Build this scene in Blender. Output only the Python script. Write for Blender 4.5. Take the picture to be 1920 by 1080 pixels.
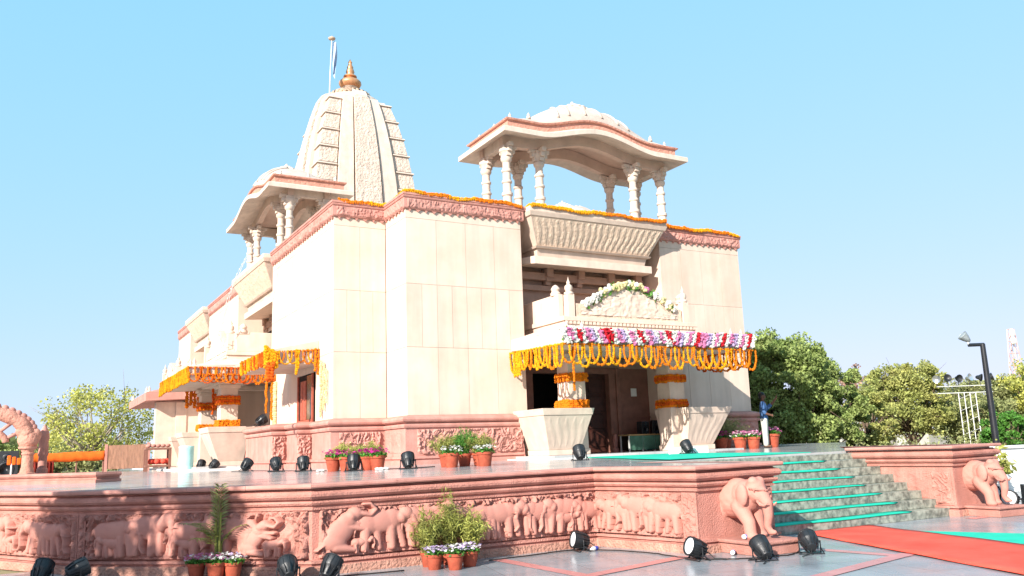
import bpy, bmesh, math, random
import numpy as np
from mathutils import Vector, Matrix
random.seed(7)
RNG = np.random.default_rng(11)
D2R = math.radians
scene = bpy.context.scene
for o in list(bpy.data.objects):
    bpy.data.objects.remove(o)
COL = scene.collection

# ------------------------------------------------------------------ camera
cam_d = bpy.data.cameras.new('camera')
cam_d.sensor_width = 36.0
cam_d.lens = 1588.58 / 1920.0 * 36.0
cam_d.clip_start = 0.1
cam_d.clip_end = 3000.0
cam = bpy.data.objects.new('camera', cam_d)
COL.objects.link(cam)
_y, _p, _r = D2R(-29.98111), D2R(10.71272), D2R(-2.060314)
_f = Vector((-math.sin(_y) * math.cos(_p), math.cos(_y) * math.cos(_p), math.sin(_p)))
_rt = Vector((math.cos(_y), math.sin(_y), 0.0))
_u = _rt.cross(_f)
_r2 = _rt * math.cos(_r) + _u * math.sin(_r)
_u2 = _u * math.cos(_r) - _rt * math.sin(_r)
cam.matrix_world = Matrix(((_r2.x, _u2.x, -_f.x, 0.0), (_r2.y, _u2.y, -_f.y, 0.0), (_r2.z, _u2.z, -_f.z, 1.65), (0, 0, 0, 1)))
scene.camera = cam

# ------------------------------------------------------------------ sky, sun, exposure
SUN_EL = D2R(27.0)
SUN_AZ = math.atan2(-0.867, -0.498)            # measured from +Y towards +X
SKY_K = 1.11
world = bpy.data.worlds.new('World')
scene.world = world
world.use_nodes = True
wn = world.node_tree.nodes
wl = world.node_tree.links
wn.clear()
sky = wn.new('ShaderNodeTexSky')
sky.sky_type = 'NISHITA'
sky.sun_disc = False
sky.sun_elevation = SUN_EL
sky.sun_rotation = SUN_AZ
sky.altitude = 200.0
sky.air_density = 1.0
sky.dust_density = 1.0
sky.ozone_density = 1.0
bg = wn.new('ShaderNodeBackground')
bg.inputs['Strength'].default_value = 0.1
wo = wn.new('ShaderNodeOutputWorld')
# the camera that took the photograph compresses bright sky: one response curve over the whole sky
spl = wn.new('ShaderNodeSeparateColor')
cmb = wn.new('ShaderNodeCombineColor')
wl.new(sky.outputs[0], spl.inputs[0])
for i_, (k_, p_) in enumerate(((3.68, 0.47), (3.48, 0.136), (4.40, 0.10))):
    mu = wn.new('ShaderNodeMath')
    mu.operation = 'MULTIPLY'
    mu.inputs[1].default_value = 0.1
    pw = wn.new('ShaderNodeMath')
    pw.operation = 'POWER'
    pw.inputs[1].default_value = p_
    m2 = wn.new('ShaderNodeMath')
    m2.operation = 'MULTIPLY'
    m2.inputs[1].default_value = k_ * SKY_K
    wl.new(spl.outputs[i_], mu.inputs[0])
    wl.new(mu.outputs[0], pw.inputs[0])
    wl.new(pw.outputs[0], m2.inputs[0])
    wl.new(m2.outputs[0], cmb.inputs[i_])
wl.new(cmb.outputs[0], bg.inputs[0])
wl.new(bg.outputs[0], wo.inputs[0])

sun_d = bpy.data.lights.new('sun', 'SUN')
sun_d.energy = 4.2
sun_d.angle = D2R(0.5)
sun_d.color = (1.0, 0.95, 0.87)
sun = bpy.data.objects.new('sun', sun_d)
COL.objects.link(sun)
_s = Vector((math.sin(SUN_AZ) * math.cos(SUN_EL), math.cos(SUN_AZ) * math.cos(SUN_EL), math.sin(SUN_EL)))
sun.rotation_euler = _s.to_track_quat('Z', 'Y').to_euler()
sun.location = (-20, -12, 30)
scene.view_settings.view_transform = 'Standard'
scene.view_settings.look = 'None'
scene.view_settings.gamma = 1.0
scene.view_settings.use_curve_mapping = False
scene.view_settings.exposure = 1.27
scene.render.engine = 'CYCLES'

# ------------------------------------------------------------------ materials
MATS = {}


def mat(name, col, rough=0.7, var=0.10, scale=3.0, bump=0.0, bscale=40.0, rnd=0.0, spec=0.3, kind=None, col2=None, metal=0.0, trans=0.0, vscale=(1, 1, 1)):
    """procedural surface: colour with slow blotches, fine grain relief, a little per-object variation"""
    m = bpy.data.materials.new(name)
    m.use_nodes = True
    nt = m.node_tree
    n = nt.nodes
    l = nt.links
    b = n['Principled BSDF']
    b.inputs['Roughness'].default_value = rough
    b.inputs['Specular IOR Level'].default_value = spec
    b.inputs['Metallic'].default_value = metal
    geo = n.new('ShaderNodeNewGeometry')
    mp = n.new('ShaderNodeMapping')
    mp.inputs['Scale'].default_value = vscale
    l.new(geo.outputs['Position'], mp.inputs['Vector'])
    nz = n.new('ShaderNodeTexNoise')
    nz.inputs['Scale'].default_value = scale
    nz.inputs['Detail'].default_value = 6.0
    nz.inputs['Roughness'].default_value = 0.62
    l.new(mp.outputs[0], nz.inputs['Vector'])
    ramp = n.new('ShaderNodeValToRGB')
    c2 = col2 or tuple(max(0.0, c * (1 - 2.2 * var)) for c in col)
    c1 = col if col2 else tuple(min(1.0, c * (1 + var)) for c in col)
    ramp.color_ramp.elements[0].position = 0.30
    ramp.color_ramp.elements[1].position = 0.68
    ramp.color_ramp.elements[0].color = (*c2, 1)
    ramp.color_ramp.elements[1].color = (*c1, 1)
    l.new(nz.outputs['Fac'], ramp.inputs['Fac'])
    out = ramp.outputs['Color']
    if rnd > 0:
        oi = n.new('ShaderNodeObjectInfo')
        mr = n.new('ShaderNodeMapRange')
        mr.inputs['To Min'].default_value = 1 - rnd
        mr.inputs['To Max'].default_value = 1 + rnd
        l.new(oi.outputs['Random'], mr.inputs['Value'])
        hs = n.new('ShaderNodeHueSaturation')
        l.new(mr.outputs[0], hs.inputs['Value'])
        l.new(out, hs.inputs['Color'])
        out = hs.outputs['Color']
    if kind in ('leaf', 'petal'):
        mr = n.new('ShaderNodeMapRange')
        mr.inputs['To Min'].default_value = 0.55 if kind == 'leaf' else 0.8
        mr.inputs['To Max'].default_value = 1.5 if kind == 'leaf' else 1.15
        l.new(geo.outputs['Random Per Island'], mr.inputs['Value'])
        hs = n.new('ShaderNodeHueSaturation')
        l.new(mr.outputs[0], hs.inputs['Value'])
        l.new(out, hs.inputs['Color'])
        out = hs.outputs['Color']
        tr = n.new('ShaderNodeBsdfTranslucent')
        l.new(out, tr.inputs['Color'])
        mx = n.new('ShaderNodeMixShader')
        mx.inputs[0].default_value = 0.35 if kind == 'leaf' else 0.25
        l.new(b.outputs[0], mx.inputs[1])
        l.new(tr.outputs[0], mx.inputs[2])
        l.new(mx.outputs[0], n['Material Output'].inputs['Surface'])
    l.new(out, b.inputs['Base Color'])
    if trans > 0:
        b.inputs['Transmission Weight'].default_value = trans
    if bump > 0:
        nb = n.new('ShaderNodeTexNoise')
        nb.inputs['Scale'].default_value = bscale
        nb.inputs['Detail'].default_value = 5.0
        l.new(geo.outputs['Position'], nb.inputs['Vector'])
        bp = n.new('ShaderNodeBump')
        bp.inputs['Strength'].default_value = 1.0
        bp.inputs['Distance'].default_value = bump
        l.new(nb.outputs['Fac'], bp.inputs['Height'])
        l.new(bp.outputs[0], b.inputs['Normal'])
    MATS[name] = m
    return m


def carve(m, dist=0.03, sc=9.0):
    """fine carved foliage relief on a stone material"""
    nt = m.node_tree
    n = nt.nodes
    l = nt.links
    geo = n.new('ShaderNodeNewGeometry')
    v = n.new('ShaderNodeTexVoronoi')
    v.feature = 'SMOOTH_F1'
    v.inputs['Scale'].default_value = sc
    w = n.new('ShaderNodeTexNoise')
    w.inputs['Scale'].default_value = sc * 0.9
    mixv = n.new('ShaderNodeMix')
    mixv.data_type = 'RGBA'
    mixv.blend_type = 'LINEAR_LIGHT'
    mixv.inputs[0].default_value = 0.12
    l.new(geo.outputs['Position'], mixv.inputs[6])
    l.new(w.outputs['Color'], mixv.inputs[7])
    l.new(geo.outputs['Position'], w.inputs['Vector'])
    l.new(mixv.outputs[2], v.inputs['Vector'])
    bp = n.new('ShaderNodeBump')
    bp.inputs['Distance'].default_value = dist
    l.new(v.outputs['Distance'], bp.inputs['Height'])
    old = n['Principled BSDF'].inputs['Normal']
    if old.is_linked:
        l.new(old.links[0].from_socket, bp.inputs['Normal'])
    l.new(bp.outputs[0], old)
    return m


CREAM = mat('cream_sandstone', (0.645, 0.51, 0.42), 0.75, 0.05, 1.1, 0.004, 60, rnd=0.045, col2=(0.585, 0.445, 0.35))
CREAM2 = mat('cream_sandstone_trim', (0.64, 0.50, 0.405), 0.75, 0.06, 2.5, 0.006, 50, rnd=0.02)
CARVC = carve(mat('cream_sandstone_carved', (0.62, 0.47, 0.355), 0.8, 0.08, 4, 0.008, 60), 0.02, 9.0)
WHITE = mat('white_sandstone', (0.62, 0.505, 0.42), 0.75, 0.07, 2.0, 0.006, 40, rnd=0.02)
WHITEC = carve(mat('white_sandstone_carved', (0.60, 0.48, 0.395), 0.8, 0.09, 3.0, 0.008, 50), 0.055, 8.0)
PINK = mat('pink_sandstone', (0.56, 0.275, 0.225), 0.8, 0.10, 2.6, 0.008, 60, rnd=0.03, col2=(0.45, 0.20, 0.16))
PINKD = mat('pink_sandstone_deck_wall', (0.53, 0.245, 0.195), 0.8, 0.10, 2.2, 0.022, 48, rnd=0.03, col2=(0.41, 0.17, 0.13))
PINKR = mat('pink_sandstone_rough', (0.55, 0.29, 0.215), 0.9, 0.12, 5.0, 0.05, 26, col2=(0.40, 0.19, 0.14))
PINKC = carve(mat('pink_sandstone_carved', (0.56, 0.265, 0.195), 0.85, 0.1, 3.0, 0.01, 60), 0.03, 9.0)
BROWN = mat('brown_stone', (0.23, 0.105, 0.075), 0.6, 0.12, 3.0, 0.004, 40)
WOOD = mat('dark_wood', (0.055, 0.018, 0.012), 0.5, 0.2, 6.0, 0.003, 60)
REDWOOD = mat('red_painted_wood', (0.40, 0.10, 0.06), 0.5, 0.12, 8.0, 0.003, 60)
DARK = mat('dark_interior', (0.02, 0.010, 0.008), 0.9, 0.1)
GLASS = mat('smoky_window_glass', (0.16, 0.10, 0.05), 0.15, 0.3, 1.2, spec=0.5)
BLACK = mat('black_metal', (0.016, 0.017, 0.019), 0.42, 0.2, 14.0, 0.002, 90, spec=0.5)
LAMPB = mat('black_paint', (0.014, 0.015, 0.018), 0.35, 0.2, 5.0, spec=0.5)
SILVER = mat('lamp_reflector', (0.62, 0.64, 0.66), 0.22, 0.1, 5.0, metal=0.8)
LENS = mat('lamp_glass', (0.72, 0.74, 0.76), 0.08, 0.1, 5.0, spec=0.6)
STEEL = mat('galvanised_steel', (0.55, 0.55, 0.53), 0.5, 0.1, 5.0)
TERRA = mat('terracotta', (0.37, 0.075, 0.038), 0.75, 0.16, 9.0, 0.004, 60, rnd=0.08)
SOIL = mat('soil', (0.06, 0.04, 0.028), 0.95, 0.3, 30.0, 0.02, 60)
BRASS = mat('copper_finial', (0.62, 0.30, 0.15), 0.38, 0.12, 3.0, metal=0.45)
AMAL = mat('amalaka_brown_stone', (0.52, 0.36, 0.26), 0.8, 0.12, 4.0, 0.01, 40)
GREEN = mat('turquoise_green_mat', (0.01, 0.52, 0.36), 0.9, 0.14, 2.5, 0.006, 90, col2=(0.01, 0.42, 0.27))
REDC = mat('red_carpet', (0.82, 0.11, 0.07), 0.95, 0.06, 1.4, 0.006, 160, col2=(0.66, 0.06, 0.036))
MARI = mat('marigold_orange', (0.86, 0.24, 0.006), 0.85, 0.14, 22.0, 0.02, 60, kind='petal')
MARY = mat('marigold_yellow', (0.88, 0.40, 0.006), 0.85, 0.12, 22.0, 0.02, 60, kind='petal')
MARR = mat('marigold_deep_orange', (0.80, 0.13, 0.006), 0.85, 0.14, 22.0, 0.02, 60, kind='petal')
FRED = mat('red_petals', (0.62, 0.015, 0.03), 0.8, 0.2, 20.0, kind='petal')
FPNK = mat('pink_petals', (0.74, 0.24, 0.44), 0.8, 0.2, 20.0, kind='petal')
FMAG = mat('magenta_petals', (0.60, 0.03, 0.26), 0.8, 0.2, 20.0, kind='petal')
FLIL = mat('lilac_petals', (0.56, 0.42, 0.66), 0.8, 0.2, 20.0, kind='petal')
FWHT = mat('white_petals', (0.78, 0.75, 0.70), 0.8, 0.08, 20.0, kind='petal')
FYEL = mat('pale_yellow_petals', (0.76, 0.68, 0.36), 0.8, 0.12, 20.0, kind='petal')
LF_D = mat('leaf_dense_green', (0.31, 0.36, 0.12), 0.6, 0.25, 0.9, kind='leaf', col2=(0.20, 0.27, 0.075))
LF_Y = mat('leaf_yellow_green', (0.40, 0.385, 0.12), 0.6, 0.25, 0.8, kind='leaf', col2=(0.25, 0.29, 0.085))
LF_O = mat('leaf_olive', (0.32, 0.32, 0.13), 0.6, 0.25, 0.8, kind='leaf', col2=(0.21, 0.24, 0.09))
LF_P = mat('leaf_rusty_pink', (0.42, 0.26, 0.19), 0.7, 0.2, 0.8, kind='leaf')
LF_B = mat('leaf_bright_green', (0.09, 0.24, 0.035), 0.55, 0.25, 2.0, kind='leaf')
LF_G = mat('leaf_grass_green', (0.30, 0.31, 0.075), 0.6, 0.2, 4.0, kind='leaf')
LF_S = mat('leaf_sunny_yellow_green', (0.48, 0.46, 0.11), 0.6, 0.25, 0.8, kind='leaf', col2=(0.35, 0.37, 0.09))
BARK = mat('bark', (0.16, 0.11, 0.075), 0.9, 0.25, 6.0, 0.03, 20)
BARKL = mat('pale_bark', (0.30, 0.25, 0.19), 0.9, 0.2, 6.0, 0.02, 20)
CLOTHO = mat('orange_cloth', (0.80, 0.13, 0.012), 0.9, 0.1, 5.0, 0.01, 30)
CLOTHR = mat('dark_red_cloth', (0.20, 0.018, 0.010), 0.9, 0.2, 5.0, 0.01, 30)
CYAN = mat('pale_turquoise_cloth', (0.36, 0.66, 0.64), 0.8, 0.06, 5.0, 0.006, 30)
MATB = mat('brown_woven_matting', (0.25, 0.13, 0.085), 0.95, 0.18, 9.0, 0.02, 60, vscale=(1, 1, 0.3))
WPAINT = mat('white_paint', (0.74, 0.72, 0.68), 0.6, 0.06, 3.0)
MASTP = mat('faded_red_mast_paint', (0.66, 0.40, 0.36), 0.7, 0.1, 0.3)
CABLE = mat('black_cable', (0.02, 0.02, 0.02), 0.6, 0.1)
SKIN = mat('skin', (0.12, 0.055, 0.032), 0.55, 0.1, 9.0)
HAIR = mat('black_hair', (0.008, 0.007, 0.007), 0.5, 0.1, 20.0)
SHIRT = mat('blue_shirt_cloth', (0.055, 0.12, 0.26), 0.9, 0.15, 8.0, 0.01, 30)
TROUS = mat('off_white_trousers_cloth', (0.52, 0.52, 0.46), 0.9, 0.1, 8.0, 0.01, 30)
FLAGC = mat('pale_blue_flag_cloth', (0.38, 0.46, 0.62), 0.9, 0.1, 4.0)
BLUE = mat('blue_plastic', (0.03, 0.07, 0.42), 0.4, 0.1)
EARTH = mat('dry_earth', (0.30, 0.24, 0.16), 0.95, 0.2, 0.25, 0.03, 3.0, col2=(0.20, 0.19, 0.09))


def floor_mat(name, c1, c2, rough, tile, rot=0.0):
    m = mat(name, c1, rough, 0.1, 0.9, 0.0, spec=0.5, col2=c2)
    nt = m.node_tree
    n = nt.nodes
    l = nt.links
    b = n['Principled BSDF']
    geo = n.new('ShaderNodeNewGeometry')
    nz = n.new('ShaderNodeTexNoise')
    nz.inputs['Scale'].default_value = 1.7
    nz.inputs['Detail'].default_value = 7.0
    l.new(geo.outputs['Position'], nz.inputs['Vector'])
    mr = n.new('ShaderNodeMapRange')
    mr.inputs['From Min'].default_value = 0.3
    mr.inputs['From Max'].default_value = 0.7
    mr.inputs['To Min'].default_value = rough * 0.7
    mr.inputs['To Max'].default_value = rough * 1.5
    l.new(nz.outputs['Fac'], mr.inputs['Value'])
    l.new(mr.outputs[0], b.inputs['Roughness'])
    mp = n.new('ShaderNodeMapping')
    mp.inputs['Rotation'].default_value = (0, 0, rot)
    l.new(geo.outputs['Position'], mp.inputs['Vector'])
    br = n.new('ShaderNodeTexBrick')
    br.offset = 0.0
    br.inputs['Scale'].default_value = 1.0
    br.inputs['Brick Width'].default_value = tile
    br.inputs['Row Height'].default_value = tile
    br.inputs['Mortar Size'].default_value = 0.006
    br.inputs['Color1'].default_value = (1, 1, 1, 1)
    br.inputs['Color2'].default_value = (0.88, 0.89, 0.90, 1)
    br.inputs['Mortar'].default_value = (0.62, 0.6, 0.58, 1)
    l.new(mp.outputs[0], br.inputs['Vector'])
    mx = n.new('ShaderNodeMix')
    mx.data_type = 'RGBA'
    mx.blend_type = 'MULTIPLY'
    mx.inputs[0].default_value = 1.0
    src = b.inputs['Base Color'].links[0].from_socket
    l.new(src, mx.inputs[6])
    l.new(br.outputs['Color'], mx.inputs[7])
    l.new(mx.outputs[2], b.inputs['Base Color'])
    return m


PLAZA = floor_mat('grey_polished_paving', (0.33, 0.335, 0.345), (0.22, 0.235, 0.25), 0.22, 0.6, D2R(14))
DECKF = floor_mat('grey_polished_deck_floor', (0.50, 0.48, 0.46), (0.33, 0.33, 0.335), 0.13, 0.6)
STRIPE = floor_mat('red_paving_band', (0.62, 0.24, 0.22), (0.52, 0.19, 0.17), 0.3, 0.6, D2R(14))
MARBLE = mat('green_grey_marble', (0.33, 0.34, 0.28), 0.3, 0.3, 8.5, 0.0, spec=0.4, col2=(0.10, 0.112, 0.095))

for e_, p_ in zip(MARBLE.node_tree.nodes['Color Ramp'].color_ramp.elements, (0.36, 0.62)):
    e_.position = p_


def streaks(m, lo=0.90):
    """rain streaks and dust: vertical soft bands"""
    nt = m.node_tree
    n = nt.nodes
    l = nt.links
    geo = n.new('ShaderNodeNewGeometry')
    mp = n.new('ShaderNodeMapping')
    mp.inputs['Scale'].default_value = (2.6, 2.6, 0.22)
    l.new(geo.outputs['Position'], mp.inputs['Vector'])
    nz = n.new('ShaderNodeTexNoise')
    nz.inputs['Scale'].default_value = 1.6
    nz.inputs['Detail'].default_value = 8.0
    l.new(mp.outputs[0], nz.inputs['Vector'])
    mr = n.new('ShaderNodeMapRange')
    mr.inputs['From Min'].default_value = 0.35
    mr.inputs['From Max'].default_value = 0.62
    mr.inputs['To Min'].default_value = lo
    mr.inputs['To Max'].default_value = 1.0
    l.new(nz.outputs['Fac'], mr.inputs['Value'])
    hs = n.new('ShaderNodeHueSaturation')
    b = n['Principled BSDF']
    l.new(b.inputs['Base Color'].links[0].from_socket, hs.inputs['Color'])
    l.new(mr.outputs[0], hs.inputs['Value'])
    l.new(hs.outputs[0], b.inputs['Base Color'])


for m_, q_ in ((CREAM, .90), (CREAM2, .90), (WHITE, .88), (WHITEC, .86), (PINK, .84), (PINKD, .82), (PINKR, .8)):
    streaks(m_, q_)
RECESS = mat('shade_toned_recess_stone', (0.40, 0.26, 0.20), 0.8, 0.1, 2.0, 0.01, 50)  # between cream and brown: shade of the bay mixed into the stone colour
ROOFM = mat('sun_compensated_roof_stone', (0.50, 0.405, 0.345), 0.85, 0.10, 2.0, 0.015, 40)  # base colour darkened to offset full sun on the domes
PINKE = mat('pink_sandstone_smooth_carving', (0.50, 0.225, 0.175), 0.75, 0.08, 2.5, 0.006, 60, col2=(0.44, 0.185, 0.145))
SOFFIT = mat('pink_shade_soffit_stone', (0.58, 0.42, 0.34), 0.8, 0.08, 2.0, 0.01, 50)  # pink stone, tinted further to put warm shade into the undersides

# ------------------------------------------------------------------ mesh building
W = {}          # world positions of unrotated parents


class MB:
    def __init__(s):
        s.v = []
        s.f = []

    def add(s, vs, fs):
        o = len(s.v)
        s.v.extend([tuple(map(float, p)) for p in vs])
        s.f.extend([tuple(i + o for i in q) for q in fs])
        return s

    def box(s, x0, x1, y0, y1, z0, z1):
        return s.hexa([(x0, y0, z0), (x1, y0, z0), (x1, y1, z0), (x0, y1, z0)], [(x0, y0, z1), (x1, y0, z1), (x1, y1, z1), (x0, y1, z1)])

    def hexa(s, b, t):
        return s.add(list(b) + list(t), [(3, 2, 1, 0), (4, 5, 6, 7), (0, 1, 5, 4), (1, 2, 6, 5), (2, 3, 7, 6), (3, 0, 4, 7)])

    def fbox(s, F, u0, u1, d0, d1, z0, z1):
        return s.hexa([F(u0, d1, z0), F(u1, d1, z0), F(u1, d0, z0), F(u0, d0, z0)], [F(u0, d1, z1), F(u1, d1, z1), F(u1, d0, z1), F(u0, d0, z1)])

    def lathe(s, prof, c=(0, 0, 0), n=16, M=None):
        vs = []
        for r, z in prof:
            for k in range(n):
                a = 2 * math.pi * k / n
                p = Vector((r * math.cos(a), r * math.sin(a), z))
                if M is not None:
                    p = M @ p
                vs.append((p.x + c[0], p.y + c[1], p.z + c[2]))
        fs = []
        for i in range(len(prof) - 1):
            for k in range(n):
                a, b = i * n + k, i * n + (k + 1) % n
                fs.append((a, b, b + n, a + n))
        fs.append(tuple(range(n - 1, -1, -1)))
        fs.append(tuple((len(prof) - 1) * n + k for k in range(n)))
        return s.add(vs, fs)

    def tube(s, pts, r, n=8):
        pts = [Vector(p) for p in pts]
        rs = r if isinstance(r, (list, tuple)) else [r] * len(pts)
        vs = []
        up = Vector((0.13, 0.21, 0.97))
        for i, p in enumerate(pts):
            t = (pts[min(i + 1, len(pts) - 1)] - pts[max(i - 1, 0)])
            if t.length < 1e-9:
                t = Vector((0, 0, 1))
            t.normalize()
            a = t.cross(up)
            if a.length < 0.1:
                a = t.cross(Vector((1, 0, 0)))
            a.normalize()
            b = t.cross(a)
            for k in range(n):
                an = 2 * math.pi * k / n
                q = p + (a * math.cos(an) + b * math.sin(an)) * rs[i]
                vs.append(q)
        fs = []
        for i in range(len(pts) - 1):
            for k in range(n):
                a, b = i * n + k, i * n + (k + 1) % n
                fs.append((a, b, b + n, a + n))
        fs.append(tuple(range(n - 1, -1, -1)))
        fs.append(tuple((len(pts) - 1) * n + k for k in range(n)))
        return s.add(vs, fs)

    def ball(s, c, r, n=6, m=4, sq=(1, 1, 1)):
        vs = [(c[0], c[1], c[2] + r * sq[2])]
        for i in range(1, m):
            t = math.pi * i / m
            for k in range(n):
                a = 2 * math.pi * (k + 0.5 * (i % 2)) / n
                vs.append((c[0] + r * sq[0] * math.sin(t) * math.cos(a), c[1] + r * sq[1] * math.sin(t) * math.sin(a), c[2] + r * sq[2] * math.cos(t)))
        vs.append((c[0], c[1], c[2] - r * sq[2]))
        fs = [(0, 1 + k, 1 + (k + 1) % n) for k in range(n)]
        for i in range(m - 2):
            for k in range(n):
                a, b = 1 + i * n + k, 1 + i * n + (k + 1) % n
                fs.append((a, a + n, b + n, b))
        e = len(vs) - 1
        fs += [(e, e - n + (k + 1) % n, e - n + k) for k in range(n)]
        return s.add(vs, fs)

    def sweep(s, path, prof, closed=False, cap=True):
        """moulding: profile (outward offset, z) along a ground path, mitred; outward = right of travel"""
        P = [Vector((p[0], p[1])) for p in path]
        n = len(P)
        offs = []
        for i in range(n):
            def nrm(a, b):
                t = (b - a).normalized()
                return Vector((t.y, -t.x))
            ns = []
            if i > 0 or closed:
                ns.append(nrm(P[i - 1], P[i]))
            if i < n - 1 or closed:
                ns.append(nrm(P[i], P[(i + 1) % n]))
            if len(ns) == 1:
                offs.append(ns[0])
            else:
                m = (ns[0] + ns[1]).normalized()
                offs.append(m / max(0.3, m.dot(ns[0])))
        k = len(prof)
        vs = []
        for i in range(n):
            for d, z in prof:
                q = P[i] + offs[i] * d
                vs.append((q.x, q.y, z))
        fs = []
        for i in range(n if closed else n - 1):
            j = (i + 1) % n
            for a in range(k - 1):
                fs.append((i * k + a, j * k + a, j * k + a + 1, i * k + a + 1))
        if cap and not closed:
            fs.append(tuple(range(k)))
            fs.append(tuple((n - 1) * k + a for a in range(k - 1, -1, -1)))
        return s.add(vs, fs)

    def grid(s, pts, nx, ny):
        fs = [(j * nx + i, j * nx + i + 1, (j + 1) * nx + i + 1, (j + 1) * nx + i) for j in range(ny - 1) for i in range(nx - 1)]
        return s.add(pts, fs)

    def mesh(s, name, origin=(0, 0, 0), recalc=True, smooth=False, sharp=None):
        me = bpy.data.meshes.new(name)
        o = Vector(origin)
        me.from_pydata([(p[0] - o.x, p[1] - o.y, p[2] - o.z) for p in s.v], [], s.f)
        if recalc and len(s.f) < 60000:
            bm = bmesh.new()
            bm.from_mesh(me)
            bmesh.ops.recalc_face_normals(bm, faces=bm.faces)
            bm.to_mesh(me)
            bm.free()
        if smooth:
            me.polygons.foreach_set('use_smooth', [True] * len(me.polygons))
            if sharp:
                me.set_sharp_from_angle(angle=D2R(sharp))
        me.update()
        return me


def tag(o, label=None, cat=None, group=None, kind=None):
    if label:
        o['label'] = label
    if cat:
        o['category'] = cat
    if group:
        o['group'] = group
    if kind:
        o['kind'] = kind
    return o


def thing(name, label, cat, loc=(0, 0, 0), group=None):
    o = bpy.data.objects.new(name, None)
    o.empty_display_size = 0.2
    COL.objects.link(o)
    o.location = loc
    W[o.name] = Vector(loc)
    return tag(o, label, cat, group)


def link(name, me, m, parent=None, origin=(0, 0, 0), label=None, cat=None, group=None, kind=None, bevel=0.0):
    o = bpy.data.objects.new(name, me)
    COL.objects.link(o)
    if m is not None and len(me.materials) == 0:
        me.materials.append(m)
    og = Vector(origin)
    if parent is not None:
        o.parent = parent
        o.location = og - W[parent.name]
    else:
        o.location = og
    W[o.name] = og
    if bevel > 0:
        b = o.modifiers.new('bevel', 'BEVEL')
        b.width = bevel
        b.segments = 2
        b.limit_method = 'ANGLE'
        b.angle_limit = D2R(40)
    return tag(o, label, cat, group, kind)


def obj(name, mb, m, parent=None, label=None, cat=None, group=None, kind=None, bevel=0.0, smooth=False, sharp=None, recalc=True, origin=None):
    if origin is None:
        a = np.array(mb.v)
        lo, hi = a.min(0), a.max(0)
        origin = ((lo[0] + hi[0]) / 2, (lo[1] + hi[1]) / 2, lo[2])
    return link(name, mb.mesh(name, origin, recalc, smooth, sharp), m, parent, origin, label, cat, group, kind, bevel)


def clone(root, loc, rotz=0.0, label=None, group=None, scale=1.0):
    """copy of a thing with its parts and sub-parts"""
    c = root.copy()
    COL.objects.link(c)
    c.location = loc
    c.rotation_euler = (0, 0, rotz)
    c.scale = (scale,) * 3
    if label:
        c['label'] = label
    if group:
        c['group'] = group
    for ch in list(root.children):
        a = ch.copy()
        COL.objects.link(a)
        a.parent = c
        for g in list(ch.children):
            b = g.copy()
            COL.objects.link(b)
            b.parent = a
    return c


def place(root, loc, rotz=0.0, scale=1.0):
    root.location = loc
    root.rotation_euler = (0, 0, rotz)
    root.scale = (scale,) * 3
    return root


class Frame:
    """wall frame: u along the wall, d outwards, z up"""
    def __init__(s, o, U, N):
        s.o, s.U, s.N = Vector((o[0], o[1], 0)), Vector((U[0], U[1], 0)), Vector((N[0], N[1], 0))

    def __call__(s, u, d, z):
        p = s.o + s.U * u + s.N * d
        return (p.x, p.y, z)


# value noise for carved relief
def vnoise(x, y, seed=0):
    r = np.random.default_rng(seed)
    T = r.random((64, 64))
    xi, yi = np.floor(x).astype(int), np.floor(y).astype(int)
    fx, fy = x - xi, y - yi
    fx, fy = fx * fx * (3 - 2 * fx), fy * fy * (3 - 2 * fy)
    a, b = T[yi % 64, xi % 64], T[yi % 64, (xi + 1) % 64]
    c, d = T[(yi + 1) % 64, xi % 64], T[(yi + 1) % 64, (xi + 1) % 64]
    return (a * (1 - fx) + b * fx) * (1 - fy) + (c * (1 - fx) + d * fx) * fy


def sstep(a, b, x):
    t = np.clip((x - a) / (b - a), 0, 1)
    return t * t * (3 - 2 * t)


def foliage_relief(U, Z, seed, s=6.0):
    """curling stems and figures: warped ridges plus lumps"""
    wx = U * s + 1.6 * vnoise(U * s * 0.6, Z * s * 0.6, seed)
    wz = Z * s + 1.6 * vnoise(U * s * 0.6 + 9, Z * s * 0.6 + 5, seed + 1)
    r1 = 1 - np.abs(2 * vnoise(wx * 1.1, wz * 1.1, seed + 2) - 1)
    r2 = 1 - np.abs(2 * vnoise(wx * 2.3 + 7, wz * 1.6, seed + 3) - 1)
    lump = vnoise(wx * 0.9 + 3, wz * 0.7, seed + 4)
    return sstep(0.68, 0.82, r1) * 0.7 + sstep(0.74, 0.88, r2) * 0.45 + sstep(0.56, 0.66, lump) * 0.5


def relief(name, F, u0, u1, d, z0, z1, hfun, m, parent, step=0.02, label=None):
    """carved panel: height field on a wall, edges brought back to depth d"""
    nx = max(3, int((u1 - u0) / step) + 1)
    ny = max(3, int((z1 - z0) / step) + 1)
    us, zs = np.linspace(u0, u1, nx), np.linspace(z0, z1, ny)
    U, Z = np.meshgrid(us, zs)
    H = hfun(U, Z)
    H[0, :] = H[-1, :] = 0
    H[:, 0] = H[:, -1] = 0
    B = MB()
    o, Uv, N = F.o, F.U, F.N
    X = o.x + Uv.x * U + N.x * (d + H)
    Y = o.y + Uv.y * U + N.y * (d + H)
    B.grid(np.stack([X, Y, Z], -1).reshape(-1, 3).tolist(), nx, ny)
    return obj(name, B, m, parent, label=label, smooth=True, recalc=False)


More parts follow.
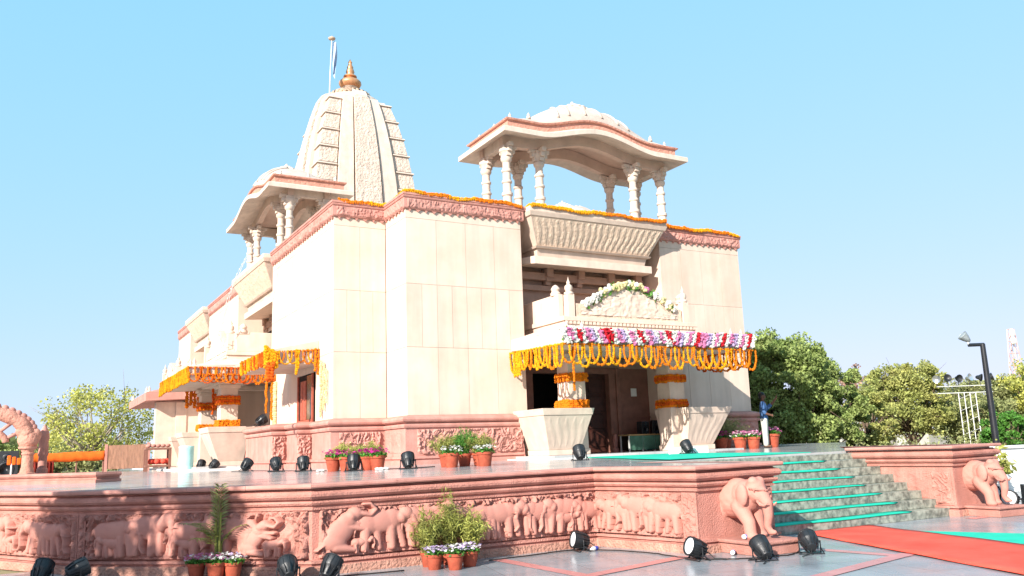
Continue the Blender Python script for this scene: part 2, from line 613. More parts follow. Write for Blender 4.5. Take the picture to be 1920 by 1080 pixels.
def leaf_mesh(B, C, size, n, flat=0.0, aspect=1.6, rng=RNG):
    """n leaf quads (kite-shaped) at centres C"""
    C = np.asarray(C)
    a = rng.normal(size=(len(C), 3))
    if flat:
        a[:, 2] *= (1 - flat)
    a /= np.linalg.norm(a, axis=1)[:, None]
    b = np.cross(a, rng.normal(size=(len(C), 3)))
    b /= np.linalg.norm(b, axis=1)[:, None]
    s = size * rng.uniform(0.6, 1.3, (len(C), 1))
    p = np.stack([C - a * s * aspect / 2, C + b * s / 2, C + a * s * aspect / 2, C - b * s / 2], 1)
    o = len(B.v)
    B.v.extend(map(tuple, p.reshape(-1, 3).tolist()))
    B.f.extend([(o + 4 * i, o + 4 * i + 1, o + 4 * i + 2, o + 4 * i + 3) for i in range(len(C))])
    return B
# ================================================================== SETTING: ground, deck, walls, stairs
def DZ(x):
    return 1.265 + 0.006 * (x - 6.0)


g = MB()
g.add([(-900, -900, -0.02), (900, -900, -0.02), (900, 900, -0.02), (-900, 900, -0.02)], [(0, 1, 2, 3)])
obj('ground', g, EARTH, kind='structure', recalc=False, origin=(0, 0, 0))
g = MB()
g.add([(-20, -14, 0), (26, -14, 0), (26, 16, 0), (-20, 16, 0)], [(0, 1, 2, 3)])
obj('paved_plaza', g, PLAZA, kind='structure', recalc=False, origin=(0, 0, 0))


def strip(name, pts, z, m, h=0.0, **kw):
    b = MB()
    n = len(pts)
    if h > 0:
        b.add([(x, y, z) for x, y in pts] + [(x, y, z + h) for x, y in pts], [tuple(range(n)), tuple(range(n, 2 * n))] + [(i, (i + 1) % n, n + (i + 1) % n, n + i) for i in range(n)])
    else:
        b.add([(x, y, z) for x, y in pts], [tuple(range(n))])
    return obj(name, b, m, **kw)


def band(a, b, w):
    a, b = Vector(a), Vector(b)
    t = (b - a).normalized()
    nn = Vector((t.y, -t.x)) * w / 2
    return [tuple(a + nn), tuple(b + nn), tuple(b - nn), tuple(a - nn)]


for a, b, zz in [((6.38, 11.75), (6.42, 9.35), .004), ((6.30, 9.42), (8.55, 10.02), .008), ((10.40, 9.55), (10.68, 7.85), .004), ((8.2, 7.42), (10.9, 8.03), .008),
                 ((16.0, 10.35), (22.0, 10.75), .004), ((3.0, 8.6), (6.3, 9.42), .012), ((8.2, 7.42), (7.2, 3.4), .004)]:
    strip('red_floor_band', band(a, b, 0.22), zz, STRIPE, kind='structure')

# deck floor slab
deck_out = [(-3.6, 24.0), (0.86, 14.99), (3.64, 12.21), (8.53, 12.21), (8.95, 10.12), (10.5, 10.12), (10.5, 13.35), (16.4, 13.35), (16.4, 10.85), (17.75, 10.85), (17.75, 14.5), (30, 24.5), (30, 62), (-3.6, 62)]
b = MB()
n = len(deck_out)
b.add([(x, y, DZ(x)) for x, y in deck_out] + [(x, y, DZ(x) - .06) for x, y in deck_out], [tuple(range(n)), tuple(range(n, 2 * n))] + [(i, (i + 1) % n, n + (i + 1) % n, n + i) for i in range(n)])
obj('deck_floor', b, DECKF, kind='structure', origin=(0, 0, 0))

# retaining wall of the deck: moulded pink sandstone, one moulding run over each side of the stairs
PROF = [(0.10, -0.01), (0.10, 0.125), (0.035, 0.13), (0.035, 0.155), (0.075, 0.16), (0.075, 0.20), (0.0, 0.205), (0.0, 0.895), (0.045, 0.90), (0.05, 0.93), (0.03, 0.935),
        (0.03, 0.955), (0.075, 0.97), (0.095, 1.00), (0.085, 1.025), (0.045, 1.03), (0.045, 1.045), (0.10, 1.055), (0.135, 1.09), (0.14, 1.125), (0.11, 1.16), (0.07, 1.175), (0.05, 1.18), (0.05, 1.195)]
CAP = [(0.05, 1.197), (0.15, 1.2), (0.165, 1.22), (0.165, 1.25), (0.15, 1.262), (-0.25, 1.262)]


def deck_wall(path, label, name='carved_platform_wall', rise=0.0):
    c = path[len(path) // 2]
    t = thing(name, label, 'wall', (c[0], c[1], 0))
    f = MB()
    f.sweep(path, [(d, z) for d, z in PROF], cap=True)
    f.v = [(x, y, z * (DZ(x) + rise) / 1.266 if z > .3 else z) for x, y, z in f.v]
    obj('moulded_face', f, PINKD, t)
    for i in range(len(path) - 1):
        a, b2 = Vector(path[i]), Vector(path[i + 1])
        L = (b2 - a).length
        k = max(1, round(L / 1.1))
        for j in range(k):
            p0, p1 = a.lerp(b2, j / k), a.lerp(b2, (j + 1) / k)
            # mitred end pieces
            q = MB()
            tt = (b2 - a).normalized()
            nn = Vector((tt.y, -tt.x))
            def mit(p, i0):
                if i0 <= 0 or i0 >= len(path) - 1:
                    return nn
                t1 = (Vector(path[i0]) - Vector(path[i0 - 1])).normalized()
                t2 = (Vector(path[i0 + 1]) - Vector(path[i0])).normalized()
                m = (Vector((t1.y, -t1.x)) + Vector((t2.y, -t2.x))).normalized()
                return m / m.dot(nn)
            n0 = mit(p0, i) if j == 0 else nn
            n1 = mit(p1, i + 1) if j == k - 1 else nn
            g0 = tt * (0.003 if j else 0.0)
            vs = []
            for p, m_, gg in ((p0, n0, g0), (p1, n1, -tt * 0.003)):
                for d, z in CAP:
                    w_ = p + m_ * d + gg
                    vs.append((w_.x, w_.y, z + DZ(w_.x) - 1.262 + rise + 0.004))
            kk = len(CAP)
            q.add(vs, [(x, kk + x, kk + x + 1, x + 1) for x in range(kk - 1)] + [tuple(range(kk)), tuple(range(2 * kk - 1, kk - 1, -1))])
            obj('coping_slab', q, PINK, t)
    return t


WL = deck_wall([(-3.6, 24.0), (0.86, 14.99), (3.64, 12.21), (8.53, 12.21), (8.95, 10.12), (10.5, 10.12), (10.5, 13.3)], 'long pink sandstone platform wall carved with elephants, left of the green stairs')
WR = deck_wall([(16.4, 13.3), (16.4, 10.85), (17.75, 10.85), (17.75, 14.5)], 'pink platform wall with stepped mouldings at the right of the stairs', rise=0.06)

# ---- carved elephants: masked height fields shared by all copies
def elephant_mesh(name, shapes, w, h, depth=0.13, nx=56, ny=44, seed=1):
    us, vs = np.linspace(0, 1.12, nx), np.linspace(0, 0.95, ny)
    U, V = np.meshgrid(us, vs)
    H = np.zeros_like(U)
    for s in shapes:
        if s[0] == 'e':
            _, cx, cy, rx, ry, an, k = s
            ca, sa = math.cos(an), math.sin(an)
            x, y = (U - cx) * ca + (V - cy) * sa, -(U - cx) * sa + (V - cy) * ca
            q = (x / rx) ** 2 + (y / ry) ** 2
            hh = k * np.sqrt(np.clip(1 - q, 0, 1))
        else:
            _, ax, ay, ra, bx, by, rb, k = s
            dx, dy = bx - ax, by - ay
            t = np.clip(((U - ax) * dx + (V - ay) * dy) / (dx * dx + dy * dy), 0, 1)
            r = ra + (rb - ra) * t
            q = ((U - ax - t * dx) ** 2 + (V - ay - t * dy) ** 2) / r ** 2
            hh = k * np.sqrt(np.clip(1 - q, 0, 1))
        H = np.maximum(H, hh)
    H = np.where(H > 0.02, 0.42 + 0.58 * H, 0) * depth
    B = MB()
    idx = -np.ones(H.shape, int)
    on = H > 0
    for j in range(ny):
        for i in range(nx):
            nb = on[max(0, j - 1):j + 2, max(0, i - 1):i + 2]
            if nb.any():
                idx[j, i] = len(B.v)
                B.v.append(((U[j, i] - 0.55) * w, -H[j, i] if on[j, i] else 0.02, V[j, i] * h))
    for j in range(ny - 1):
        for i in range(nx - 1):
            q = (idx[j, i], idx[j, i + 1], idx[j + 1, i + 1], idx[j + 1, i])
            if min(q) >= 0 and on[j:j + 2, i:i + 2].any():
                B.f.append(q)
    me = B.mesh(name, recalc=False, smooth=True)
    me.materials.append(PINKE)
    return me


WALK = [('e', .43, .55, .29, .22, 0, 1), ('e', .24, .53, .19, .22, 0, .95), ('e', .60, .58, .17, .21, 0, .95), ('e', .82, .66, .125, .15, 0, 1.15), ('e', .745, .60, .085, .13, .2, 1.3),
        ('c', .91, .62, .075, .985, .42, .05, 1.1), ('c', .985, .42, .05, .975, .2, .036, 1.0), ('c', .975, .2, .036, 1.03, .09, .028, 1.0), ('c', .90, .52, .022, 1.04, .47, .012, 1.2),
        ('c', .20, .42, .09, .17, .05, .06, .95), ('c', .36, .40, .07, .40, .05, .052, .6), ('c', .58, .42, .085, .60, .05, .06, .95), ('c', .70, .42, .07, .78, .06, .052, .6), ('c', .06, .60, .022, .015, .28, .014, .7)]
STAND = [('e', .45, .55, .30, .23, .05, 1), ('e', .24, .55, .2, .23, 0, .95), ('e', .62, .60, .17, .20, 0, .95), ('e', .83, .70, .13, .15, -.3, 1.15), ('e', .755, .62, .09, .15, .1, 1.35),
         ('c', .92, .66, .075, .95, .44, .055, 1.1), ('c', .95, .44, .055, .90, .24, .04, 1.0), ('c', .90, .24, .04, .97, .14, .03, 1.0), ('c', .92, .56, .022, 1.05, .55, .012, 1.2),
         ('c', .19, .42, .085, .22, .05, .06, .95), ('c', .34, .40, .07, .30, .05, .052, .6), ('c', .60, .42, .085, .57, .05, .06, .95), ('c', .70, .42, .07, .70, .05, .052, .6), ('c', .055, .62, .022, .05, .28, .014, .7)]
SIT = [('e', .36, .42, .19, .30, -.5, 1), ('e', .27, .24, .19, .18, 0, 1.0), ('e', .47, .62, .15, .16, 0, 1), ('e', .58, .74, .12, .13, 0, 1.15), ('e', .51, .70, .08, .11, .3, 1.3),
       ('c', .67, .74, .065, .80, .70, .05, 1.1), ('c', .80, .70, .05, .88, .80, .042, 1.1), ('c', .88, .80, .042, .80, .91, .034, 1.0), ('c', .80, .91, .034, .70, .91, .026, 1.0),
       ('c', .50, .50, .07, .72, .44, .05, .9), ('c', .55, .56, .07, .78, .56, .045, .7), ('c', .30, .14, .10, .55, .08, .06, 1.0), ('c', .12, .20, .03, .02, .10, .014, .7)]
CALF = [(s[0], *[v * .62 if i in (0, 2, 3) else (v * .62 if i == 1 else v) for i, v in enumerate(s[1:])]) if s[0] == 'e' else (s[0], *[v * .62 for v in s[1:7]], s[7]) for s in STAND]
EL = {k: elephant_mesh('carved_elephant_' + k, sh, 0.86, 0.64, seed=i) for i, (k, sh) in enumerate((('walk', WALK), ('stand', STAND), ('sit', SIT), ('calf', CALF)))}
MIR = {}
for k, me in EL.items():
    m2 = me.copy()
    co = np.empty(len(m2.vertices) * 3)
    m2.vertices.foreach_get('co', co)
    co = co.reshape(-1, 3)
    co[:, 0] *= -1
    m2.vertices.foreach_set('co', co.ravel())
    MIR[k] = m2


def frieze(F, u0, u1, d, z0, z1, seed, animals, wall):
    def h(U, Z):
        t = (Z - z0) / (z1 - z0)
        fol = foliage_relief(U * 1.25, Z * .8, seed, 10.0)
        top = sstep(0.62, 0.9, t)
        low = sstep(0.22, 0.05, t) * vnoise(U * 7, Z * 9, seed + 8)
        edge = np.maximum(sstep(u0 + .28, u0 + .12, U), sstep(u1 - .28, u1 - .12, U))
        return 0.010 + 0.075 * fol * np.maximum(np.maximum(top, edge), 0.22) + 0.05 * low + 0.02 * sstep(0.12, 0.0, t)
    p = relief('frieze_panel', F, u0, u1, d, z0, z1, h, PINKD, wall, step=0.0135)
    for k, u, sc, dz in animals:
        mir = k.startswith('-')
        me = (MIR if mir else EL)[k.lstrip('-')]
        a = bpy.data.objects.new('carved_elephant', me)
        COL.objects.link(a)
        a.parent = p
        pos = Vector(F(u, d + 0.012, z0 + 0.035 + dz * .25))
        sc = sc * (1.0 if k.endswith('calf') else 1.17)
        a.location = pos - W[p.name]
        a.rotation_euler = (0, 0, math.atan2(F.U.y, F.U.x))
        a.scale = (sc, 1.0, sc)
    return p


def seg_frame(a, b):
    a, b = Vector(a), Vector(b)
    t = (b - a).normalized()
    return Frame(a, (t.x, t.y), (t.y, -t.x)), (b - a).length


Z0, Z1 = 0.215, 0.885
F0, L0 = seg_frame((-3.6, 24.0), (0.86, 14.99))
F1, L1 = seg_frame((0.86, 14.99), (3.64, 12.21))
F2, L2 = seg_frame((3.64, 12.21), (8.53, 12.21))
F3, L3 = seg_frame((8.53, 12.21), (8.95, 10.12))
frieze(F0, 3.0, L0 - .22, 0.004, Z0, Z1, 21, [('walk', 3.7, .9, .02), ('stand', 4.6, .9, .03), ('-walk', 5.5, .85, 0), ('calf', 6.2, .9, 0), ('walk', 6.9, .95, .02), ('stand', 7.7, .95, .03), ('calf', 8.3, .9, 0), ('-walk', 8.9, .9, .02), ('walk', 9.45, .85, .02)], WL)
frieze(F1, .16, L1 - .06, 0.004, Z0, Z1, 31, [('-calf', .42, 1.0, -.01), ('walk', .78, .92, .02), ('stand', 1.32, 1.0, .05), ('-calf', 1.75, .9, -.01), ('walk', 2.05, .9, .02), ('-stand', 2.62, .95, .03), ('sit', 3.2, .8, .0), ('calf', 3.55, .8, 0)], WL)
frieze(F2, .10, L2 - .06, 0.004, Z0, Z1, 41, [('sit', .58, 1.0, .0), ('walk', 1.12, 1.0, .03), ('calf', .86, .7, 0), ('stand', 1.82, 1.0, .05), ('-walk', 2.5, .95, .02), ('walk', 3.1, .95, .02), ('-stand', 3.62, .9, .06), ('-walk', 4.15, .95, .03), ('calf', 4.5, 1.1, .08), ('-stand', 4.62, .8, .06)], WL)
frieze(F3, .06, L3 - .30, 0.004, Z0, Z1, 51, [('-walk', .42, .85, .06), ('-stand', .95, .95, .06), ('-walk', 1.45, .85, .05)], WL)


def pilaster(F, u0, u1, d, seed, wall):
    b = MB()
    b.fbox(F, u0, u1, 0.0, d, 0.207, 0.893)
    o = obj('carved_pilaster', b, PINKD, wall, bevel=0.008)
    relief('vine_carving', F, u0 + .03, u1 - .03, d + .002, 0.24, 0.87, lambda U, Z: 0.03 * foliage_relief(U, Z, seed, 11.0), PINKD, o, step=0.012)


pilaster(F0, L0 - .16, L0 - .0, 0.05, 61, WL)
pilaster(F1, 0.0, .13, 0.05, 62, WL)
pilaster(F3, L3 - .28, L3, 0.04, 63, WL)
FB, LB = seg_frame((8.95, 10.12), (10.5, 10.12))
pilaster(FB, LB - .22, LB, 0.03, 64, WL)
FR, LR = seg_frame((16.4, 13.3), (16.4, 10.85))
pilaster(FR, LR - .5, LR - .06, 0.02, 66, WR)
relief('carved_panel', FR, .1, LR - .55, 0.006, 0.23, 0.87, lambda U, Z: 0.012 * foliage_relief(U, Z, 67, 9.0), PINKD, WR, step=0.02)

# rough dressed footing in front of the moulding base
for pa in (WL, WR):
    path = [(-3.6, 24.0), (0.86, 14.99), (3.64, 12.21), (8.53, 12.21), (8.95, 10.12), (10.5, 10.12)] if pa is WL else [(16.4, 10.85), (17.75, 10.85), (17.75, 14.5)]
    f = MB()
    f.sweep(path, [(0.104, -0.01), (0.112, 0.0), (0.112, 0.112), (0.104, 0.12), (0.06, 0.12)])
    obj('rough_footing', f, PINKR, pa)

# ---- staircase with green mats
ST = thing('marble_staircase', 'green and grey marble staircase of eight steps up to the platform', 'staircase', (13.4, 12.0, 0))
RISE = DZ(13.4) / 8.0
TREAD = 0.31
for k in range(8):
    y0 = 10.98 + k * TREAD
    s = MB()
    x1 = 16.385
    s.box(10.515, x1, y0, y0 + (TREAD + .05 if k < 7 else .5), 0.0 if k == 0 else k * RISE + .002, (k + 1) * RISE - (0.0 if k < 7 else .03))
    obj('step', s, MARBLE, ST, bevel=0.008)
for k in range(7):
    y0 = 10.98 + k * TREAD
    q = MB()
    nx = 14
    z = (k + 1) * RISE + .004
    x0, x1 = 11.2 + .1 * random.random(), 15.12 + .12 * random.random() - .02 * k
    rows = []
    for (yy, dz) in ((y0 + .27, 0), (y0 + .02, .004), (y0 - .012, 0.0), (y0 - .016, -.018 - .012 * random.random())):
        for i in range(nx):
            t = i / (nx - 1)
            rows.append((x0 + (x1 - x0) * t + (-.1 if (i == nx - 1 and dz < -.01) else 0), yy, z + dz + .006 * math.sin(9 * t + k * 2.1) * (dz <= 0) + .006))
    q.grid(rows, nx, 4)
    nm = ('lowest', 'second', 'third', 'fourth', 'fifth', 'sixth', 'highest')[k]
    o = obj('green_stair_mat', q, GREEN, label='turquoise green cloth strip laid on the %s matted step%s' % (nm, '' if k in (0, 6) else ' from the bottom'), cat='stair mat', group='green mats on the stairs', smooth=True)
    sm = o.modifiers.new('solid', 'SOLIDIFY')
    sm.thickness = 0.008

# carpets
strip('green_deck_carpet', [(11.2, 13.37), (15.2, 13.37), (17.3, 20.25), (13.9, 20.25)], DZ(13.5) + .012, GREEN, .012, label='turquoise green carpet across the platform from the stairs to the front porch', cat='carpet')
cp = MB()
n = 40
rows = []
A0, A1, B0, B1 = Vector((11.98, 10.93)), Vector((9.2, 3.6)), Vector((13.78, 10.93)), Vector((11.6, 3.6))
for zz in (0.016,):
    for i in range(n):
        t = i / (n - 1)
        for j in range(9):
            p = A0.lerp(A1, t).lerp(B0.lerp(B1, t), j / 8)
            rows.append((p.x, p.y, zz + .005 * math.sin(t * 26 + j * .6) * math.sin(j * 1.3 + t * 9)))
cp.grid(rows, 9, n)
o = obj('red_carpet', cp, REDC, label='red carpet runner laid on the paving up to the foot of the stairs', cat='carpet', smooth=True)
o.modifiers.new('solid', 'SOLIDIFY').thickness = 0.008
strip('green_floor_mat', [(13.45, 9.75), (13.05, 8.3), (12.45, 6.2), (13.6, 6.2), (14.15, 8.2)], 0.006, GREEN, .006, label='turquoise green mat on the paving beside the red carpet', cat='carpet')

for path, lb in (([(17.7, 14.45), (29.95, 24.5), (29.95, 61.9)], 'plain pink retaining wall under the right rear edge of the platform'), ([(-3.55, 61.9), (-3.55, 24.05)], 'plain pink retaining wall under the left rear edge of the platform')):
    b = MB()
    b.sweep(path, [(0.0, -.01), (0.0, 1.12), (-.3, 1.12), (-.3, -.01)])
    tag(obj('retaining_wall', b, PINK, None), lb, 'wall')
# ================================================================== ELEPHANT STATUES (voxel-fused bodies)
def fused(name, B, m, parent, voxel, smooth=6, origin=(0, 0, 0), **kw):
    me = B.mesh(name, origin)
    o = link(name, me, m, parent, origin, **kw)
    r = o.modifiers.new('fuse', 'REMESH')
    r.mode = 'VOXEL'
    r.voxel_size = voxel
    r.use_smooth_shade = True
    if smooth:
        s = o.modifiers.new('soften', 'SMOOTH')
        s.factor = 0.5
        s.iterations = smooth
    return o


def limb(B, pts, rs, n=12):
    """rounded tapered limb through joints"""
    for i in range(len(pts) - 1):
        a, b = Vector(pts[i]), Vector(pts[i + 1])
        k = 5
        B.tube([a.lerp(b, t / k) for t in range(k + 1)], [rs[i] + (rs[i + 1] - rs[i]) * t / k for t in range(k + 1)], n)
    for p, r in zip(pts, rs):
        B.ball(p, r * 1.0, 12, 8)
    return B


def elephant_statue(label, loc, ped, rot=0.0):
    t = thing('elephant_statue', label, 'statue', (0, 0, 0), 'stone elephants flanking the stairs')
    p = MB()
    x0, x1, y0, y1 = ped
    p.box(x0, x1, y0, y1, 0.0, 0.145)
    obj('pedestal', p, PINKD, t, bevel=0.012, origin=(0, 0, 0))
    p = MB()
    p.box(x0 - .04, x1 + .04, y0 - .04, y1, 0.15, 0.205)
    obj('pedestal_slab', p, PINKD, t, bevel=0.02, origin=(0, 0, 0))
    B = MB()
    z = 0.2
    B.ball((0, .20, z + .56), .30, 16, 12, (0.92, 1.25, 0.98))       # trunk of the body, runs into the wall
    B.ball((0, -.06, z + .60), .25, 16, 12, (0.98, 0.9, 1.0))         # shoulders
    B.ball((0, .10, z + .74), .20, 14, 10, (0.9, 1.2, .7))           # back ridge
    B.ball((0, -.27, z + .70), .175, 16, 12, (0.95, 0.9, 1.1))        # head
    for s in (-1, 1):
        B.ball((s * .065, -.29, z + .83), .085, 12, 8, (1, 1, .9))     # forehead domes
        B.ball((s * .07, -.36, z + .62), .075, 10, 8, (0.8, 1, 1))      # cheeks
        # ears: flat flaps hanging from the temples
        B.ball((s * .215, -.19, z + .64), .15, 14, 10, (0.42, 0.75, 1.15))
        B.ball((s * .225, -.15, z + .52), .09, 12, 8, (0.4, 0.7, 1.1))
    limb(B, [(0, -.38, z + .66), (.01, -.46, z + .52), (.015, -.47, z + .34), (.02, -.43, z + .18), (.04, -.46, z + .10), (.06, -.52, z + .10)], [.105, .088, .07, .055, .045, .036])
    for s in (-1, 1):                                                # front legs, one advanced
        fy = -.26 if s < 0 else -.12
        limb(B, [(s * .15, -.06, z + .46), (s * .16, fy + .02, z + .24), (s * .165, fy, z + .06)], [.135, .098, .092])
        B.ball((s * .165, fy - .02, z + .04), .105, 12, 8, (1, 1.05, .55))
        limb(B, [(s * .17, .34, z + .42), (s * .175, .36, z + .22), (s * .18, .33, z + .06)], [.14, .10, .095])
    fused('elephant_body', B, PINKE, t, 0.016, 4)
    for s in (-1, 1):
        k = MB()
        k.tube([(s * .085, -.36, z + .56), (s * .10, -.44, z + .50), (s * .10, -.52, z + .49), (s * .09, -.58, z + .53)], [.028, .026, .02, .008], 10)
        obj('tusk', k, PINKD, t, smooth=True, origin=(0, 0, 0))
        k = MB()
        k.ball((s * .145, -.375, z + .70), .014, 8, 6)
        obj('eye', k, PINKD, t, smooth=True, origin=(0, 0, 0))
    k = MB()
    k.tube([(-.175, -.30, z + .73), (-.12, -.43, z + .72), (0, -.485, z + .70), (.12, -.43, z + .72), (.175, -.30, z + .73)], .014, 8)
    obj('headband', k, PINKD, t, smooth=True, origin=(0, 0, 0))
    return place(t, loc, rot)


elephant_statue('carved pink stone elephant on a pedestal at the left side of the green stairs', (9.66, 9.88, 0), (-.40, .40, -.65, .215))
elephant_statue('carved pink stone elephant on a pedestal at the right side of the green stairs', (16.95, 10.62, 0), (-.40, .40, -.58, .20), D2R(-4))
# ================================================================== TEMPLE
FF = Frame((16.75, 22.9), (1, 0), (0, -1))
FL = Frame((7.93, 35.0), (0, -1), (-1, 0))
FLV = FL
T = thing('temple', 'cream and pink sandstone temple with a curved spire and rooftop pavilions', 'temple', (16.75, 38.0, 1.25))
ZB, ZP, C1, C2, C3, ZT = 1.25, 2.69, 4.68, 6.58, 8.60, 9.36


def panels(F, u0, u1, d, rows, par, th=0.02, gap=0.005, m=CREAM):
    for z0, z1, n in rows:
        w = (u1 - u0) / n
        for i in range(n):
            b = MB()
            a0 = u0 + i * w + (gap if i else 0)
            a1 = u0 + (i + 1) * w - (gap if i < n - 1 else 0)
            e = random.uniform(-.002, .002)
            b.fbox(F, a0, a1, d - th, d + e, z0 + gap, z1 - gap)
            obj('cladding_panel', b, m, par)


def rows(a, b2, c, z0=ZP, top=True):
    r = [(max(z0, ZP), C1, a), (C1, C2, b2), (C2, C3, c)]
    if top:
        r.append((C3, 8.86, max(1, round(c / 4))))
    return r


# --- wall masses
def core(name, F, u0, u1, d0, d1, z0, z1, m=CREAM2):
    b = MB()
    b.fbox(F, u0, u1, d0, d1, z0, z1)
    return obj(name, b, m, T)


fw = core('front_wall_left_pier', FF, -7.128, -3.15, -4.5, -0.022, 1.2, 9.1)
panels(FF, -7.148, -3.15, 0.0, rows(4, 8, 4), fw)
FS = Frame((9.6, 24.52), (0, -1), (-1, 0))
panels(FS, 0, 1.618, 0.0, rows(1, 2, 1), fw)
# reveal facing into the bay
FRV = Frame((13.6, 22.9), (0, 1), (1, 0))
panels(FRV, 0.0, 1.4, 0.0, [(1.4, C1, 1), (C1, C2, 1), (C2, C3, 1), (C3, 9.0, 1)], fw)
fb = core('front_wall_corner', FF, -8.798, -7.16, -4.6, -1.642, 1.2, 9.1)
FSB = Frame((7.93, 24.52), (1, 0), (0, -1))
panels(FSB, -0.02, 1.648, 0.0, rows(2, 4, 2), fb)
FLC = Frame((7.93, 32.0), (0, -1), (-1, 0))
rp = core('front_wall_right_pier', FF, 2.82, 6.63, -4.5, -0.272, 1.2, 9.1)
panels(FF, 2.80, 6.65, -0.25, rows(4, 8, 4), rp)
FR2 = Frame((19.55, 22.9), (0, -1), (-1, 0))
panels(FR2, -1.4, -0.25, 0.0, [(1.4, 2.7, 1), (2.7, C1, 1), (C1, C2, 1), (C2, C3, 1), (C3, 9.0, 1)], rp)
core('right_side_wall', FF, 3.0, 6.63, -31.5, -4.52, 1.2, 9.1)
# left side piers (u runs towards the camera on the left face: y = 35 - u)
lp = core('side_wall_near_pier', FL, 3.0, 10.455, -1.2, -0.022, 1.2, 9.1)
panels(FL, 3.0, 6.78, 0.0, [(C1, C2, 4), (C2, C3, 4), (C3, 8.86, 1)], lp)
panels(FL, 6.78, 10.48, 0.0, [(C1, C2, 4), (C2, C3, 4), (C3, 8.86, 1)], lp)
panels(FL, 8.62, 10.48, 0.0, [(ZP, C1, 2)], lp)
panels(FL, 3.0, 6.70, 0.0, [(ZP, C1, 3)], lp)
panels(FL, 6.70, 8.62, 0.0, [(4.25, C1, 1)], lp)
l2 = core('side_wall_middle_pier', FL, -9.8, -3.02, -1.2, -0.022, 1.2, 9.1)
panels(FL, -9.8, -3.0, 0.0, rows(5, 10, 5), l2)
FN2 = Frame((7.93, 38.0), (1, 0), (0, -1))
panels(FN2, 0.0, 1.2, 0.02, [(2.7, C1, 1), (C1, C2, 1), (C2, C3, 1), (C3, 9.0, 1)], l2)
l3 = core('side_wall_far_pier', FL, -19.5, -15.4, -1.2, -0.022, 1.2, 9.1)
panels(FL, -19.5, -15.4, 0.0, rows(3, 6, 3), l3)
FN3 = Frame((7.93, 50.4), (1, 0), (0, -1))
panels(FN3, 0.0, 1.2, 0.02, [(2.7, C1, 1), (C1, C2, 1), (C2, C3, 1), (C3, 9.0, 1)], l3)
# recessed bay walls, rear and roof
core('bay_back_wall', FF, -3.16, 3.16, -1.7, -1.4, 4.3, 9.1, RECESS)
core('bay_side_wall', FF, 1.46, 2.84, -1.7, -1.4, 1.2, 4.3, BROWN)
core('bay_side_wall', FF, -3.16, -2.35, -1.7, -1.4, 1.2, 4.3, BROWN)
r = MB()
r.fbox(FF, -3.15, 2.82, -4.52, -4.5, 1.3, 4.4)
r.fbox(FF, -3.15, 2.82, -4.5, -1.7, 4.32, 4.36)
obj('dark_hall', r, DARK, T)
core('left_bay_back_wall', FL, -3.02, 3.0, -1.5, -1.2, 1.2, 9.1, CREAM2)
core('left_bay_back_wall', FL, -15.4, -9.8, -1.5, -1.2, 1.2, 9.1, CREAM2)
b = MB()
b.box(8.1, 23.3, 24.6, 54.4, 8.9, 9.06)
obj('flat_roof', b, CREAM2, T)
b = MB()
b.box(8.0, 23.3, 54.5, 54.7, 1.2, 9.1)
obj('rear_wall', b, CREAM2, T)

# --- plinth mouldings
PPROF = [(0.24, 1.22), (0.24, 1.41), (0.15, 1.415), (0.15, 1.45), (0.19, 1.455), (0.19, 1.52), (0.14, 1.525), (0.14, 2.33), (0.19, 2.335), (0.205, 2.39), (0.19, 2.44), (0.13, 2.445), (0.13, 2.475), (0.20, 2.485), (0.25, 2.52), (0.265, 2.57), (0.245, 2.62), (0.19, 2.645), (0.08, 2.675), (0.0, 2.69)]
pathL = [(7.05, 31.3), (7.05, 27.7), (7.50, 27.7), (7.50, 26.4), (7.93, 26.4), (7.93, 24.52), (9.6, 24.52), (9.6, 22.9), (13.35, 22.9)]
b = MB()
b.sweep(pathL, PPROF)
pl = obj('plinth', b, PINK, T)
b = MB()
b.box(7.06, 7.96, 27.72, 31.3, 1.3, 2.685)
b.box(7.51, 7.96, 26.42, 27.8, 1.3, 2.687)
obj('plinth_terrace', b, PINK, pl)
b = MB()
b.sweep([(20.1, 23.15), (23.4, 23.15), (23.4, 54)], PPROF)
pr = obj('plinth', b, PINK, T)
b = MB()
b.sweep([(7.93, 54.5), (7.93, 50.4), (8.4, 50.4)], PPROF)
obj('plinth', b, PINK, T)
b = MB()
b.sweep([(7.93, 44.8), (7.93, 38.6)], PPROF)
obj('plinth', b, PINK, T)


def carved(F, u0, u1, d, z0, z1, seed, par, amp=0.06, s=7.5, m=PINK):
    relief('carved_panel', F, u0, u1, d, z0, z1, lambda U, Z: amp * foliage_relief(U, Z, seed, s), m, par, step=0.017)


carved(FF, -6.93, -3.45, 0.146, 1.56, 2.28, 101, pl)
carved(FSB, 0.12, 1.40, 0.146, 1.56, 2.28, 102, pl)
carved(Frame((7.05, 27.7), (1, 0), (0, -1)), -.165, .27, 0.146, 1.56, 2.28, 103, pl)
carved(Frame((7.50, 26.4), (1, 0), (0, -1)), -.165, .25, 0.146, 1.56, 2.28, 104, pl)
carved(FS, .25, 1.45, 0.143, 1.62, 2.25, 105, pl, 0.012)
carved(Frame((16.75, 23.15), (1, 0), (0, -1)), 3.6, 6.6, 0.146, 1.56, 2.28, 106, pr, 0.03)

# --- parapet band
BPROF = [(0.0, 8.865), (0.05, 8.87), (0.075, 8.90), (0.075, 9.20), (0.10, 9.215), (0.115, 9.25), (0.095, 9.28), (0.12, 9.295), (0.12, 9.36), (-0.30, 9.36), (-0.30, 9.06)]


